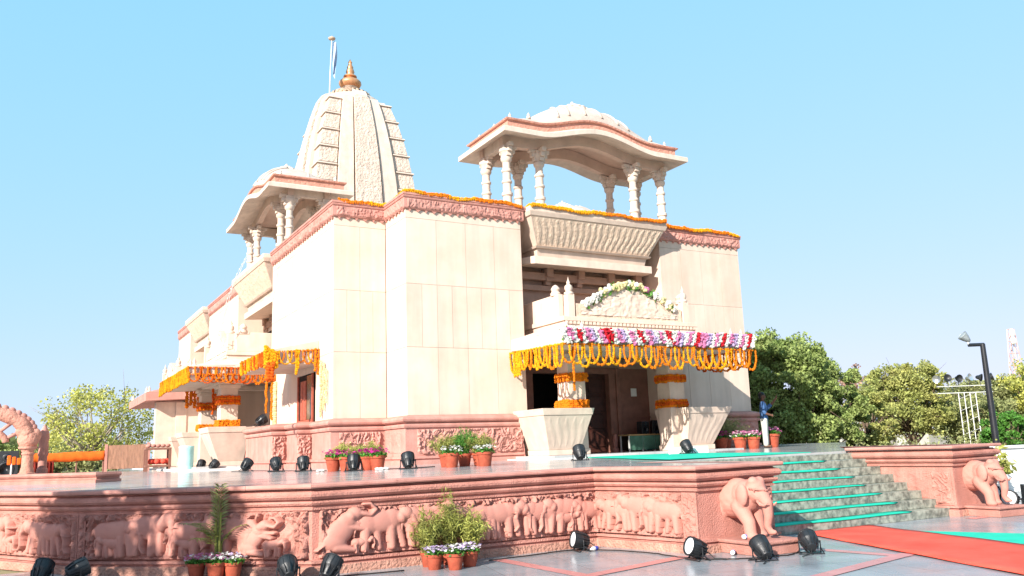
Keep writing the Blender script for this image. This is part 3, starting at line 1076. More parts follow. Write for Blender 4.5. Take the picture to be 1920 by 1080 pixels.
def parapet(path):
    b = MB()
    b.sweep(path, BPROF)
    o = obj('parapet', b, PINK, T)
    d = MB()
    for i in range(len(path) - 1):
        F, L = seg_frame(path[i], path[i + 1])
        k = max(2, int(L / 0.26))
        for j in range(k):
            u = (j + .5) * L / k
            w = .085 if j % 2 else .045
            d.add([F(u - w, .05, 8.86), F(u + w, .05, 8.86), F(u, .05, 8.79), F(u - w, .0, 8.86), F(u + w, .0, 8.86), F(u, .0, 8.79)], [(0, 1, 2), (3, 4, 5), (0, 3, 5, 2), (1, 4, 5, 2), (0, 1, 4, 3)])
        if L > 0.5:
            relief('carved_frieze', F, .04, L - .04, 0.079, 8.91, 9.19, lambda U, Z, s=int(L * 100): 0.03 * foliage_relief(U, Z, s % 900, 9.0), PINK, o, step=0.022 if path[i][1] < 33 else 0.05)
    obj('dentil_course', d, PINK, o, kind='stuff')
    return o


parapet([(7.93, 32.0), (7.93, 24.52), (9.6, 24.52), (9.6, 22.9), (13.62, 22.9), (13.62, 23.6)])
parapet([(19.5, 23.15), (23.4, 23.15), (23.4, 54)])
parapet([(7.93, 44.8), (7.93, 38.0), (8.4, 38.0)])
parapet([(7.93, 54.5), (7.93, 50.4), (8.4, 50.4)])


# --- balcony (projecting trapezoid with fascia and slab) ----------------------------------
def balcony(F, du=0.0, w=1.0, far=False):
    def P(u, d, z):
        return F(u * w + du, d, z)
    b = MB()
    b.hexa([P(-2.32, -.16, 8.16), P(2.32, -.16, 8.16), P(2.32, -1.2, 8.16), P(-2.32, -1.2, 8.16)], [P(-2.76, .27, 9.05), P(2.76, .27, 9.05), P(2.76, -1.2, 9.05), P(-2.76, -1.2, 9.05)])
    o = obj('balcony', b, CREAM2, T)
    nx, ny = (230, 30) if not far and F is FF else (110, 18)
    pts = []
    for j in range(ny):
        v = j / (ny - 1)
        for i in range(nx):
            q = i / (nx - 1)
            u = -2.30 - .42 * v + (4.60 + .84 * v) * q
            ph = q * 21 + .10 * math.sin(9 * v) - .35 * v
            fr = ph - math.floor(ph) - .5
            wd = .40 * math.sin(math.pi * min(1.0, max(0.0, v * .98 + .02))) ** .6 + .02
            leaf = max(0.0, 1 - abs(fr) / wd)
            vein = .35 if abs(fr) < .05 else 0.0
            h = .016 * min(1.0, leaf * 1.6) * (1 - vein) + .008 * math.sin(ph * 25 + v * 30) * leaf if .04 < v < .96 and .01 < q < .99 else 0.0
            pts.append(P(u, -.155 + .425 * v + .004 + h, 8.165 + .88 * v))
    b = MB()
    b.grid(pts, nx, ny)
    obj('carved_leaf_panel', b, CARVC, o, smooth=True, recalc=False)
    b = MB()
    b.hexa([P(-2.80, .30, 9.053), P(2.80, .30, 9.053), P(2.80, -1.2, 9.053), P(-2.80, -1.2, 9.053)], [P(-2.86, .36, 9.19), P(2.86, .36, 9.19), P(2.86, -1.2, 9.19), P(-2.86, -1.2, 9.19)])
    b.hexa([P(-2.84, .34, 9.193), P(2.84, .34, 9.193), P(2.84, -1.2, 9.193), P(-2.84, -1.2, 9.193)], [P(-2.84, .34, 9.35), P(2.84, .34, 9.35), P(2.84, -1.2, 9.35), P(-2.84, -1.2, 9.35)])
    obj('balcony_rail', b, CREAM2, o, bevel=0.01)
    b = MB()
    b.hexa([P(-2.36, -.13, 8.10), P(2.36, -.13, 8.10), P(2.36, -1.2, 8.10), P(-2.36, -1.2, 8.10)], [P(-2.40, -.08, 8.157), P(2.40, -.08, 8.157), P(2.40, -1.2, 8.157), P(-2.40, -1.2, 8.157)])
    obj('moulding', b, CREAM2, o)
    b = MB()
    b.hexa([P(-2.24, -.30, 7.84), P(2.24, -.30, 7.84), P(2.24, -1.3, 7.84), P(-2.24, -1.3, 7.84)], [P(-2.28, -.22, 8.097), P(2.28, -.22, 8.097), P(2.28, -1.3, 8.097), P(-2.28, -1.3, 8.097)])
    obj('fascia', b, CREAM2, o, bevel=0.012)
    b = MB()
    b.hexa([P(-2.43, -.14, 7.56), P(2.43, -.14, 7.56), P(2.9, -1.38, 7.70), P(-2.9, -1.38, 7.70)], [P(-2.43, -.14, 7.82), P(2.43, -.14, 7.82), P(2.9, -1.38, 7.84), P(-2.9, -1.38, 7.84)])
    obj('slab', b, CREAM2, o, bevel=0.012)
    if not far:
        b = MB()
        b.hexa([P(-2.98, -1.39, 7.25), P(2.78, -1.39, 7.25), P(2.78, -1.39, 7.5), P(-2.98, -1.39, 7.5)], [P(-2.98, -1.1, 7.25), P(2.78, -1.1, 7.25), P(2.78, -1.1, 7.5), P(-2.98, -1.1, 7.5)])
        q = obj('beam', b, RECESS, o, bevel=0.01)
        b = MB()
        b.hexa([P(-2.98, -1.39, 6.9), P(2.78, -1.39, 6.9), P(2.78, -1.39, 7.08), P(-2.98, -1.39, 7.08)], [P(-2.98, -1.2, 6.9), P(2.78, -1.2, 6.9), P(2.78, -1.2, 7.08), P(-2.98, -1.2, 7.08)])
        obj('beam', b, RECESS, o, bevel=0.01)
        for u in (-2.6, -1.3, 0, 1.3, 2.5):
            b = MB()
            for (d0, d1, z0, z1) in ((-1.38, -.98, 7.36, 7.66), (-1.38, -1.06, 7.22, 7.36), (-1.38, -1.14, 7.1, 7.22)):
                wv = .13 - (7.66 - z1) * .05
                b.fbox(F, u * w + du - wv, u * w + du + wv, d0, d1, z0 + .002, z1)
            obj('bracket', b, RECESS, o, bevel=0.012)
    return o


balcony(FF, -0.13)
balcony(FL, 0.0)
balcony(FL, -12.6, 0.93)


# --- roof pavilion --------------------------------------------------------------------------
def hump(u):
    return 0.44 * max(0.0, math.cos(max(-1.0, min(1.0, u / 2.45)) * math.pi / 2)) ** 1.8 if abs(u) < 2.45 else 0.0


COLPROF = [(.20, 0), (.20, .22), (.165, .26), (.165, .36), (.20, .40), (.20, .44), (.15, .48), (.145, .78), (.185, .82), (.185, .90), (.14, .94), (.138, 1.22), (.175, 1.26), (.175, 1.31), (.135, 1.35), (.132, 1.60), (.17, 1.64), (.17, 1.70), (.13, 1.74), (.128, 1.95), (.16, 1.99), (.19, 2.05), (.19, 2.12), (.15, 2.16), (.17, 2.26), (.23, 2.34), (.23, 2.42)]


def pavilion(F, dc=-1.25, zf=9.06, full=True):
    """bangla-roofed pavilion; long side along u, centred on depth dc"""
    t = bpy.data.objects.new('roof_pavilion', None)
    COL.objects.link(t)
    t.parent = T
    o = Vector(F(0, dc, zf))
    W[t.name] = o
    t.location = o - W[T.name]
    zc = 11.50
    me = None
    for su in (-3.28, -2.0, 2.0, 3.28):
        for sd in (-.72, .72):
            if abs(su) == 2.0 and sd < 0 and not full:
                continue
            c = F(su, dc + sd, zf)
            if me is None:
                q = MB()
                q.lathe(COLPROF, (0, 0, 0), 14)
                me = q.mesh('column', smooth=True, sharp=32)
            link('column', me, WHITE, t, c)
            k = MB()
            k.fbox(F, su - .17, su + .17, dc + sd - .17, dc + sd + .17, zc - .03, zc + .10)
            obj('capital', k, WHITE, t, bevel=0.015)
            # scrolled brackets along u and along d
            for ax, sg in ((0, -1), (0, 1), (1, -1), (1, 1)):
                if ax == 0 and abs(su) > 3 and sg * su > 0:
                    continue
                b = MB()
                for (a0, a1, z0, z1) in ((.0, .15, 11.10, 11.22), (.0, .22, 11.222, 11.36), (.0, .31, 11.362, 11.52), (.0, .40, 11.522, 11.66)):
                    a0 += .12
                    if ax == 0:
                        lo, hi = sorted((sg * a0, sg * a1))
                        b.fbox(F, su + lo, su + hi, dc + sd - .085, dc + sd + .085, z0, z1)
                    else:
                        lo, hi = sorted((sg * a0, sg * a1))
                        b.fbox(F, su - .085, su + .085, dc + sd + lo, dc + sd + hi, z0, z1)
                obj('bracket', b, WHITE, t, bevel=0.03)
    # beams: long ones follow the curve of the roof
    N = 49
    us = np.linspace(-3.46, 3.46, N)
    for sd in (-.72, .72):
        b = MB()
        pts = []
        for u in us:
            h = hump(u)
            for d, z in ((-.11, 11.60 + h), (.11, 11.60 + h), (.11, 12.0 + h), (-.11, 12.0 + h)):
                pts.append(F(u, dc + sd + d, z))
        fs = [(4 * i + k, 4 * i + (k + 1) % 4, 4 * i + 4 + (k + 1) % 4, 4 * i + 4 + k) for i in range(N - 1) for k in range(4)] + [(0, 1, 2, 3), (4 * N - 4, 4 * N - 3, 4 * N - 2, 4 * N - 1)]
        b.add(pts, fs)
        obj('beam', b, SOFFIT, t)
    for su in (-3.28, 3.28):
        b = MB()
        b.fbox(F, su - .11, su + .11, dc - .60, dc + .60, 11.60, 11.98)
        obj('beam', b, WHITE, t)
    # eave ring: outer lip, sloping soffit and top, pink band and roof shells, as rings of points
    def ring(hw, hd, z, n=64, m=20):
        pts = []
        for i in range(n):
            u = -hw + 2 * hw * i / n
            pts.append((u, hd, z))
        for i in range(m):
            pts.append((hw, hd - 2 * hd * i / m, z))
        for i in range(n):
            pts.append((hw - 2 * hw * i / n, -hd, z))
        for i in range(m):
            pts.append((-hw, -hd + 2 * hd * i / m, z))
        return [F(u, dc + d, zz + hump(u * 3.28 / hw if hw < 3.28 else u)) for u, d, zz in pts]

    def shell(name, rings, m, cap=False, smooth=False, par=t, **kw):
        b = MB()
        R_ = [ring(*r) for r in rings]
        n = len(R_[0])
        b.add([p for r in R_ for p in r], [(i * n + k, i * n + (k + 1) % n, (i + 1) * n + (k + 1) % n, (i + 1) * n + k) for i in range(len(R_) - 1) for k in range(n)])
        return obj(name, b, m, par, smooth=smooth, sharp=40, **kw)

    ev = shell('eave', [(3.30, .74, 11.98), (3.84, 1.67, 11.74), (3.86, 1.69, 11.75), (3.86, 1.69, 11.91), (3.84, 1.67, 11.93), (3.54, 1.37, 12.04), (3.30, .74, 12.06)], WHITE)
    shell('pink_band', [(3.54, 1.37, 12.03), (3.55, 1.38, 12.26), (3.62, 1.45, 12.27), (3.64, 1.47, 12.32), (3.60, 1.43, 12.345), (3.3, 1.1, 12.35)], PINKC)
    # ceiling
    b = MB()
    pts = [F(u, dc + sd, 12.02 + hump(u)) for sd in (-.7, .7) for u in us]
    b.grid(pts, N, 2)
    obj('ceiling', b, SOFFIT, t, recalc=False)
    # roof: vault in the middle, low hips at the ends
    NU, ND = 81, 33
    pts = []
    def rz(u, d):
        a = abs(u) / 3.5
        e = 1 - (abs(d) / 1.36) ** 2.4
        e = max(0.0, e)
        v = max(0.0, 1 - (abs(u) / 2.35) ** 2.2)
        end = min(1.0, max(0.0, (3.5 - abs(u)) / 0.8))
        return 12.345 + hump(u) * 1.0 + 0.82 * (v ** 0.78) * (e ** 0.62) + 0.34 * (end ** .7) * (e ** .55) * (1 - v) ** .4
    for d in np.linspace(-1.36, 1.36, ND):
        for u in np.linspace(-3.5, 3.5, NU):
            pts.append(F(u, dc + d, rz(u, d)))
    b = MB()
    b.grid(pts, NU, ND)
    rf = obj('roof', b, ROOFM, t, smooth=True, sharp=60, recalc=False)
    # ribs on the dome face and the leafed crown
    for u in (-1.5, -1.05, -.35, .35, 1.05, 1.5):
        b = MB()
        pp = [F(u * (1 - .25 * s), dc + d, rz(u * (1 - .25 * s), d) + .012) for s, d in [(k / 10, 1.30 - 1.05 * k / 10) for k in range(11)]]
        b.tube(pp, .05, 6)
        obj('roof_rib', b, ROOFM, rf, smooth=True)
    b = MB()
    zt = rz(0, 0)
    o0 = F(0, dc, 0)
    for r, z, n in ((.66, zt - .14, 16), (.50, zt + .02, 14), (.32, zt + .15, 10), (.15, zt + .24, 6)):
        for k in range(n):
            a = 2 * math.pi * k / n
            b.ball((o0[0] + r * math.cos(a) * 1.0, o0[1] + r * math.sin(a) * 1.0, z), .13 if r > .4 else .10, 8, 6, (1, 1, .95))
    b.lathe([(.7, zt - .3), (.62, zt - .1), (.45, zt + .05), (.25, zt + .2), (.08, zt + .30), (.05, zt + .42), (.01, zt + .46)], (o0[0], o0[1], 0), 16)
    obj('roof_crown', b, WHITEC, rf, smooth=True)
    for su in (-3.3, 3.3):
        for sd in (-1.1, 0, 1.1):
            b = MB()
            c = F(su, dc + sd, rz(su, sd * .6))
            b.lathe([(.08, -.05), (.07, .02), (.035, .05), (.055, .09), (.02, .15), (.004, .2)], c, 10)
            obj('finial', b, WHITE, rf, smooth=True)
    for su in (-2.6, 2.6):
        b = MB()
        c = F(su, dc + 1.15, rz(su, 1.0))
        b.lathe([(.08, -.06), (.07, .03), (.04, .05), (.06, .09), (.02, .14), (.004, .18)], c, 10)
        obj('finial', b, WHITE, rf, smooth=True)
    return t


pavilion(FF)
pavilion(FL)
pavilion(Frame((24.6, 35.0), (0, 1), (1, 0)), full=False)


# --- spire ----------------------------------------------------------------------------------
TX, TY = 16.36, 47.6
tw = bpy.data.objects.new('spire', None)
COL.objects.link(tw)
tw.parent = T
W[tw.name] = Vector((TX, TY, 9.06))
tw.location = W[tw.name] - W[T.name]
ZS0, ZS1 = 9.06, 22.65


def hw(z):
    t = (z - ZS0) / (ZS1 - ZS0)
    return 3.46 - 0.45 * t - 1.08 * t ** 3 - .14 * t ** 8


NZ = 60
zs = [ZS0 + (ZS1 - ZS0) * i / (NZ - 1) for i in range(NZ)]


def tower_strip(name, F4, t0, t1, dp, m, edge=0.0, z1=ZS1, base=0.3):
    """a vertical band on one face: t from -1..1 across the face, proud by dp"""
    b = MB()
    pts = []
    zz = [z for z in zs if z <= z1]
    for z in zz:
        h = hw(z)
        for t, d in ((t0, -base), (t0, dp), (t1, dp), (t1, -base)):
            pts.append(F4(t * h, h + d, z))
    n = len(zz)
    fs = [(4 * i + k, 4 * i + k + 1, 4 * i + 5 + k, 4 * i + 4 + k) for i in range(n - 1) for k in range(3)] + [(0, 1, 2, 3), (4 * n - 4, 4 * n - 3, 4 * n - 2, 4 * n - 1)]
    b.add(pts, fs)
    return obj(name, b, m, tw)


b = MB()
pts = []
for z in zs:
    h = hw(z) - .16
    pts += [(TX - h, TY - h, z), (TX + h, TY - h, z), (TX + h, TY + h, z), (TX - h, TY + h, z)]
b.add(pts, [(4 * i + k, 4 * i + (k + 1) % 4, 4 * i + 4 + (k + 1) % 4, 4 * i + 4 + k) for i in range(NZ - 1) for k in range(4)] + [(0, 1, 2, 3), (4 * NZ - 4, 4 * NZ - 3, 4 * NZ - 2, 4 * NZ - 1)])
obj('spire_core', b, WHITE, tw)
faces4 = [Frame((TX, TY), (1, 0), (0, -1)), Frame((TX, TY), (0, -1), (-1, 0)), Frame((TX, TY), (0, 1), (1, 0)), Frame((TX, TY), (-1, 0), (0, 1))]
for F4 in faces4:
    tower_strip('central_band', F4, -.25, .25, .30, WHITEC)
    for s in (-1, 1):
        tower_strip('plain_band', F4, *sorted((s * .285, s * .585)), .17, WHITE)
for sx in (-1, 1):
    for sy in (-1, 1):
        k = 12
        for i in range(k):
            z0 = ZS0 + (ZS1 - ZS0 - .15) * i / k
            z1 = ZS0 + (ZS1 - ZS0 - .15) * (i + 1) / k
            b = MB()
            def blk(za, zb, e, e2):
                ha, hb = hw(za), hw(zb)
                i0 = .615
                def q(h, z, ee):
                    return [(TX + sx * i0 * h, TY + sy * i0 * h, z), (TX + sx * (h + ee), TY + sy * i0 * h, z), (TX + sx * (h + ee), TY + sy * (h + ee), z), (TX + sx * i0 * h, TY + sy * (h + ee), z)]
                b.hexa(q(ha, za, e), q(hb, zb, e2))
            blk(z0, z1 - .17, -.01, -.01)
            o = obj('corner_block', b, WHITEC, tw)
            b = MB()
            blk(z1 - .165, z1 - .07, .09, .075)
            blk(z1 - .068, z1 - .004, -.05, -.05)
            obj('ledge', b, WHITE, o, bevel=0.015)
h1 = hw(ZS1)
for F4 in faces4:
    b = MB()
    prof = [(h1 + .27, 22.5), (h1 + .28, 22.75), (h1 + .12, 23.02), (h1 - .12, 23.2), (h1 - .42, 23.3)]
    pts = []
    for d, z in prof:
        w2 = .42 * (1 - .25 * (z - 22.5))
        pts += [F4(-w2, d, z), F4(w2, d, z), F4(w2, d - .3, z - .05), F4(-w2, d - .3, z - .05)]
    n = len(prof)
    b.add(pts, [(4 * i + k, 4 * i + (k + 1) % 4, 4 * i + 4 + (k + 1) % 4, 4 * i + 4 + k) for i in range(n - 1) for k in range(4)] + [(0, 1, 2, 3), (4 * n - 4, 4 * n - 3, 4 * n - 2, 4 * n - 1)])
    obj('band_cap', b, WHITE, tw, bevel=.03)
b = MB()
b.lathe([(h1 * 1.02, 22.4), (h1 * 1.10, 22.62), (h1 * 1.07, 22.8), (h1 * .98, 23.0), (h1 * .86, 23.12), (h1 * .7, 23.18), (h1 * .5, 23.22)], (TX, TY, 0), 32)
obj('shoulder', b, WHITE, tw, smooth=True, sharp=35)
b = MB()
for k in range(26):
    a = 2 * math.pi * k / 26
    c, s = math.cos(a), math.sin(a)
    b.tube([(TX + r * c, TY + r * s, z) for r, z in ((.90, 22.98), (1.12, 23.06), (1.22, 23.22), (1.16, 23.40), (.92, 23.54), (.66, 23.60))], [.11, .135, .15, .14, .12, .09], 8)
b.lathe([(1.0, 22.9), (1.06, 23.25), (.8, 23.58), (.5, 23.66)], (TX, TY, 0), 24)
obj('ribbed_crown', b, AMAL, tw, smooth=True)
b = MB()
b.lathe([(.62, 23.60), (.58, 23.70), (.40, 23.78), (.34, 23.86), (.42, 23.92), (.5, 24.0)], (TX, TY, 0), 24)
obj('finial_base', b, WHITE, tw, smooth=True, sharp=40)
b = MB()
b.lathe([(r_, 23.95 + (z_ - 23.95) * .85) for r_, z_ in [(.40, 23.95), (.60, 24.10), (.70, 24.30), (.68, 24.45), (.55, 24.60), (.36, 24.70), (.30, 24.78), (.42, 24.86), (.40, 24.94), (.25, 25.02), (.22, 25.15), (.27, 25.25), (.24, 25.38), (.18, 25.55), (.20, 25.64), (.13, 25.78), (.10, 25.95), (.13, 26.02), (.06, 26.16), (.01, 26.28)]], (TX, TY, 0), 24)
obj('finial', b, BRASS, tw, smooth=True, sharp=50)
# ================================================================== PORCHES
def porch(F, floor_z=1.40, out=0.0, far=False):
    """columned entrance canopy in front of a bay"""
    t = bpy.data.objects.new('porch', None)
    COL.objects.link(t)
    t.parent = T
    o = Vector(F(0, 1.4, 1.25))
    W[t.name] = o
    t.location = o - W[T.name]
    # floor steps
    b = MB()
    b.fbox(F, -3.75, 3.75, -1.4, 2.15 + out, 1.1, floor_z)
    obj('porch_floor', b, DECKF if not far else CREAM2, t, bevel=0.01)
    b = MB()
    b.fbox(F, -4.05, 4.05, -.2, 2.62 + out * .6, 1.1, floor_z - .075)
    obj('porch_step', b, WPAINT, t, bevel=0.01)
    # columns
    cu, cd = (1.99, .79 + out) if not far else (2.4, .7)
    for s in (-1, 1):
        b = MB()
        b.hexa([F(s * cu - .33, cd + .33, floor_z), F(s * cu + .33, cd + .33, floor_z), F(s * cu + .33, cd - .33, floor_z), F(s * cu - .33, cd - .33, floor_z)], [F(s * cu - .31, cd + .31, 4.46), F(s * cu + .31, cd + .31, 4.46), F(s * cu + .31, cd - .31, 4.46), F(s * cu - .31, cd - .31, 4.46)])
        c = obj('column', b, CREAM2, t, bevel=0.02)
        b = MB()
        b.fbox(F, s * cu - .36, s * cu + .36, cd - .36, cd + .36, floor_z + .002, floor_z + .17)
        obj('column_base', b, CREAM2, c, bevel=0.015)
        b = MB()
        b.fbox(F, s * cu - .38, s * cu + .38, cd - .38, cd + .38, 4.22, 4.36)
        b.fbox(F, s * cu - .44, s * cu + .44, cd - .44, cd + .44, 4.363, 4.46)
        obj('column_capital', b, CREAM2, c, bevel=0.015)
        # flared seat-back wall beside the column
        b = MB()
        o0, o1 = (3.22, 2.10)
        p0, p1 = (3.62, 1.92)
        b.hexa([F(s * o0, 1.30 + out, floor_z + .16), F(s * o1, 1.30 + out, floor_z + .16), F(s * o1, .02, floor_z + .16), F(s * o0, .02, floor_z + .16)], [F(s * p0, 1.72 + out, 2.56), F(s * p1, 1.72 + out, 2.56), F(s * p1, .02, 2.56), F(s * p0, .02, 2.56)])
        k = obj('flared_seat_wall', b, CREAM2, t, bevel=0.01)
        b = MB()
        b.hexa([F(s * 3.64, 1.745 + out, 2.563), F(s * 1.90, 1.745 + out, 2.563), F(s * 1.90, .02, 2.563), F(s * 3.64, .02, 2.563)], [F(s * 3.70, 1.80 + out, 2.76), F(s * 1.86, 1.80 + out, 2.76), F(s * 1.86, .02, 2.76), F(s * 3.70, .02, 2.76)])
        obj('top_rail', b, CREAM2, k, bevel=0.012)
        b = MB()
        b.fbox(F, min(s * 3.26, s * 2.05), max(s * 3.26, s * 2.05), .02, 1.34 + out, floor_z + .002, floor_z + .157)
        obj('seat_base', b, CREAM2, k, bevel=0.01)
        # carved leaf panel on the sloping front
        nx, ny = 54, 46
        pts = []
        rr = np.random.default_rng(5)
        for j in range(ny):
            v = j / (ny - 1)
            for i in range(nx):
                q = i / (nx - 1)
                u = (o0 + (p0 - o0) * v) * (1 - q) + (o1 + (p1 - o1) * v) * q
                u = u + (.06 if q < .02 else 0) * 0
                leaf = 0.0
                for cx in (.14, .32, .5, .68, .86):
                    wd = .075 * math.sin(math.pi * min(1, v * 1.02)) + .001
                    leaf = max(leaf, math.cos(min(1, abs(q - cx - .03 * math.sin(6 * v)) / wd) * math.pi / 2))
                hgt = .008 * leaf * (1 if (.05 < v < .95 and .05 < q < .95) else 0) + .003
                pts.append(F(s * u, 1.30 + out + .42 * v + hgt, floor_z + .17 + (2.55 - floor_z - .17) * v))
        b = MB()
        b.grid(pts, nx, ny)
        obj('carved_leaf_panel', b, CREAM2, k, smooth=True, recalc=False)
    # beams and soffit, then the sloped eave
    b = MB()
    b.fbox(F, -2.9, 2.9, cd - .34, cd + .34, 4.463, 4.62)
    for s in (-1, 1):
        b.fbox(F, min(s * (cu - .3), s * (cu + .3)), max(s * (cu - .3), s * (cu + .3)), -1.3, cd - .345, 4.463, 4.62)
    obj('beam', b, CREAM2, t)
    b = MB()
    lo = [F(-3.65, 2.97, 4.48), F(3.65, 2.97, 4.48), F(3.65, -.0, 4.62), F(-3.65, -.0, 4.62)]
    hi = [F(-3.65, 2.97, 4.86), F(3.65, 2.97, 4.86), F(3.65, 0, 4.98), F(-3.65, 0, 4.98)]
    b.hexa(lo, hi)
    ev = obj('eave_slab', b, CREAM2 if not far else PINK, t, bevel=0.012)
    b = MB()
    # sloping roof slabs above the eave edge (three per side with open joints)
    for k in range(6):
        g0 = -3.6 + 7.2 * k / 6 + .008
        g1 = -3.6 + 7.2 * (k + 1) / 6 - .008
        b2 = MB()
        sc = 2.62 / 3.6
        b2.hexa([F(g0, 2.93, 4.864), F(g1, 2.93, 4.864), F(g1 * sc, 1.5, 4.93), F(g0 * sc, 1.5, 4.93)], [F(g0, 2.93, 4.90), F(g1, 2.93, 4.90), F(g1 * sc, 1.5, 5.30), F(g0 * sc, 1.5, 5.30)])
        obj('roof_slab', b2, CREAM2 if not far else PINK, t)
    for s in (-1, 1):
        for k in range(2):
            d0, d1 = 2.93 - 1.5 * k + .0, 2.93 - 1.5 * (k + 1)
            b2 = MB()
            i0 = 2.62 if k else 2.62
            b2.hexa([F(s * 3.6, d0 if k else d0, 4.866 if k == 0 else 4.93), F(s * 3.6, d1, 4.94), F(s * 2.62, min(d1, 1.5), 4.94), F(s * 2.62, min(d0, 1.5), 4.94)],
                    [F(s * 3.6, d0, 4.902 if k == 0 else 4.985), F(s * 3.6, d1, 4.985), F(s * 2.62, min(d1, 1.5) - (0 if k == 0 else 0), 5.298), F(s * 2.62, min(d0, 1.5), 5.298)])
            obj('roof_slab', b2, CREAM2 if not far else PINK, t)
    # upper parapet with pediment
    b = MB()
    b.fbox(F, -2.62, 2.62, -1.3, 1.52, 5.0, 5.42)
    b.fbox(F, -2.68, 2.68, -1.3, 1.58, 5.423, 5.56)
    up = obj('upper_parapet', b, CREAM2, t, bevel=0.012)
    d = MB()
    for k in range(36):
        u = -2.55 + 5.1 * k / 35
        d.fbox(F, u - .045, u + .045, 1.52, 1.575, 5.33, 5.418)
    obj('dentil_course', d, CREAM2, up, kind='stuff')
    # pediment outline: shoulders then a swelling arch
    def top(u):
        a = abs(u)
        if a > 1.62:
            return 6.00
        return 5.98 + .70 * math.cos(a / 1.62 * math.pi / 2) ** 1.15
    us = np.linspace(-2.12, 2.12, 49)
    b = MB()
    pts = []
    for u in us:
        for d0, z in ((1.44, 5.563), (1.44, top(u)), (1.20, top(u)), (1.20, 5.563)):
            pts.append(F(u, d0, z))
    n = len(us)
    b.add(pts, [(4 * i + k, 4 * i + (k + 1) % 4, 4 * i + 4 + (k + 1) % 4, 4 * i + 4 + k) for i in range(n - 1) for k in range(4)] + [(0, 1, 2, 3), (4 * n - 4, 4 * n - 3, 4 * n - 2, 4 * n - 1)])
    pd = obj('pediment', b, CARVC, t)
    nx, ny = 90, 26
    pts = []
    for j in range(ny):
        for i in range(nx):
            u = -1.95 + 3.9 * i / (nx - 1)
            zt = top(u) - .14
            z = 5.66 + (zt - 5.66) * j / (ny - 1)
            pts.append((u, z))
    P_ = np.array(pts)
    H = foliage_relief(P_[:, 0], P_[:, 1], 77, 8.0) * .022
    b = MB()
    b.grid([F(p[0], 1.445 + h, p[1]) for p, h in zip(pts, H)], nx, ny)
    obj('carved_panel', b, CREAM2, pd, smooth=True, recalc=False)
    for s in (-1, 1):
        c = F(s * 2.30, 1.36, 5.56)
        b = MB()
        b.fbox(F, s * 2.30 - .12, s * 2.30 + .12, 1.24, 1.48, 5.563, 6.28)
        b.lathe([(.15, 6.283), (.15, 6.34), (.09, 6.37), (.13, 6.46), (.12, 6.54), (.05, 6.60), (.06, 6.66), (.02, 6.74), (.004, 6.84)], (c[0], c[1], 0), 12)
        obj('corner_finial', b, CREAM2, t, smooth=True, sharp=35)
        b = MB()
        b.fbox(F, s * 2.52 - .10 * 1, s * 2.52 + .10, -1.3, 1.22, 5.563, 6.30)
        w_ = obj('side_parapet', b, CREAM2, t, bevel=0.02)
        for dd in (.95,):
            b = MB()
            c = F(s * 2.52, dd, 6.1)
            b.lathe([(.16, 6.28), (.17, 6.36), (.12, 6.42), (.15, 6.5), (.08, 6.6), (.01, 6.64)], (c[0], c[1], 0), 10)
            obj('scroll_finial', b, CREAM2, w_, smooth=True, sharp=40)
        for uu in (3.4, 2.9):
            b = MB()
            c = F(s * uu, 2.8 if uu > 3 else 2.85, 4.9)
            b.lathe([(.09, 4.88), (.08, 4.98), (.04, 5.0), (.07, 5.07), (.02, 5.16), (.004, 5.22)], (c[0], c[1], 0), 8)
            obj('eave_finial', b, CREAM2, t, smooth=True)
    return t


porch(FF)
porch(FL, out=.55)
FP3 = Frame((7.93, 47.4), (0, -1), (-1, 0))
porch(FP3, far=True)
# enclosing walls of the farthest porch
b = MB()
b.fbox(FP3, 2.35, 2.9, .1, 2.4, 1.3, 4.46)
o = obj('porch_wall', b, CREAM2, T, bevel=0.01)
b = MB()
b.fbox(FP3, 2.36, 2.86, .75, 1.25, 1.3, 4.45)
b.fbox(FP3, 2.91, 2.96, 1.0, 1.5, 1.3, 4.45)
obj('porch_pilaster', b, CREAM2, T, bevel=0.01)

# front bay: door, jambs, header ---------------------------------------------------------------
dr = bpy.data.objects.new('entrance_door', None)
COL.objects.link(dr)
dr.parent = T
W[dr.name] = Vector((17.2, 24.4, 1.4))
dr.location = W[dr.name] - W[T.name]
for k, (a0, a1, ang) in enumerate(((.15, 1.0, 0),)):
    b = MB()
    b.fbox(FF, a0, a1, -1.62, -1.55, 1.42, 4.1)
    lf = obj('door_leaf', b, WOOD, dr)
    for r in range(4):
        b = MB()
        b.fbox(FF, a0 + .12, a1 - .12, -1.552, -1.52, 1.6 + r * .62, 2.1 + r * .62)
        obj('door_panel', b, WOOD, lf, bevel=0.02)
for (a0, a1, dd) in ((1.0, 1.16, -1.30), (1.163, 1.30, -1.34), (1.303, 1.46, -1.28)):
    b = MB()
    b.fbox(FF, a0, a1, -1.68, dd, 1.4, 4.3)
    obj('carved_jamb', b, BROWN, dr, bevel=0.012)
for u in (1.08, 1.38):
    c = FF(u, -1.22, 1.4)
    b = MB()
    b.lathe([(.11, 1.402), (.11, 1.5), (.07, 1.55), (.09, 1.8), (.07, 1.95), (.05, 2.0)], (c[0], c[1], 0), 12)
    obj('jamb_pedestal', b, PINK, dr, smooth=True, sharp=40)
b = MB()
b.fbox(FF, -2.36, 1.46, -1.68, -1.32, 4.105, 4.298)
obj('lintel', b, BROWN, dr, bevel=0.012)
b = MB()
b.fbox(FF, -2.36, -2.1, -1.68, -1.32, 1.4, 4.1)
obj('carved_jamb', b, BROWN, dr, bevel=0.012)
b = MB()
b.fbox(FF, 1.46, 2.83, -1.42, -1.36, 2.55, 2.62)
obj('wall_moulding', b, BROWN, T)
s = MB()
s.fbox(FF, 2.0, 2.24, -1.398, -1.37, 3.32, 3.60)
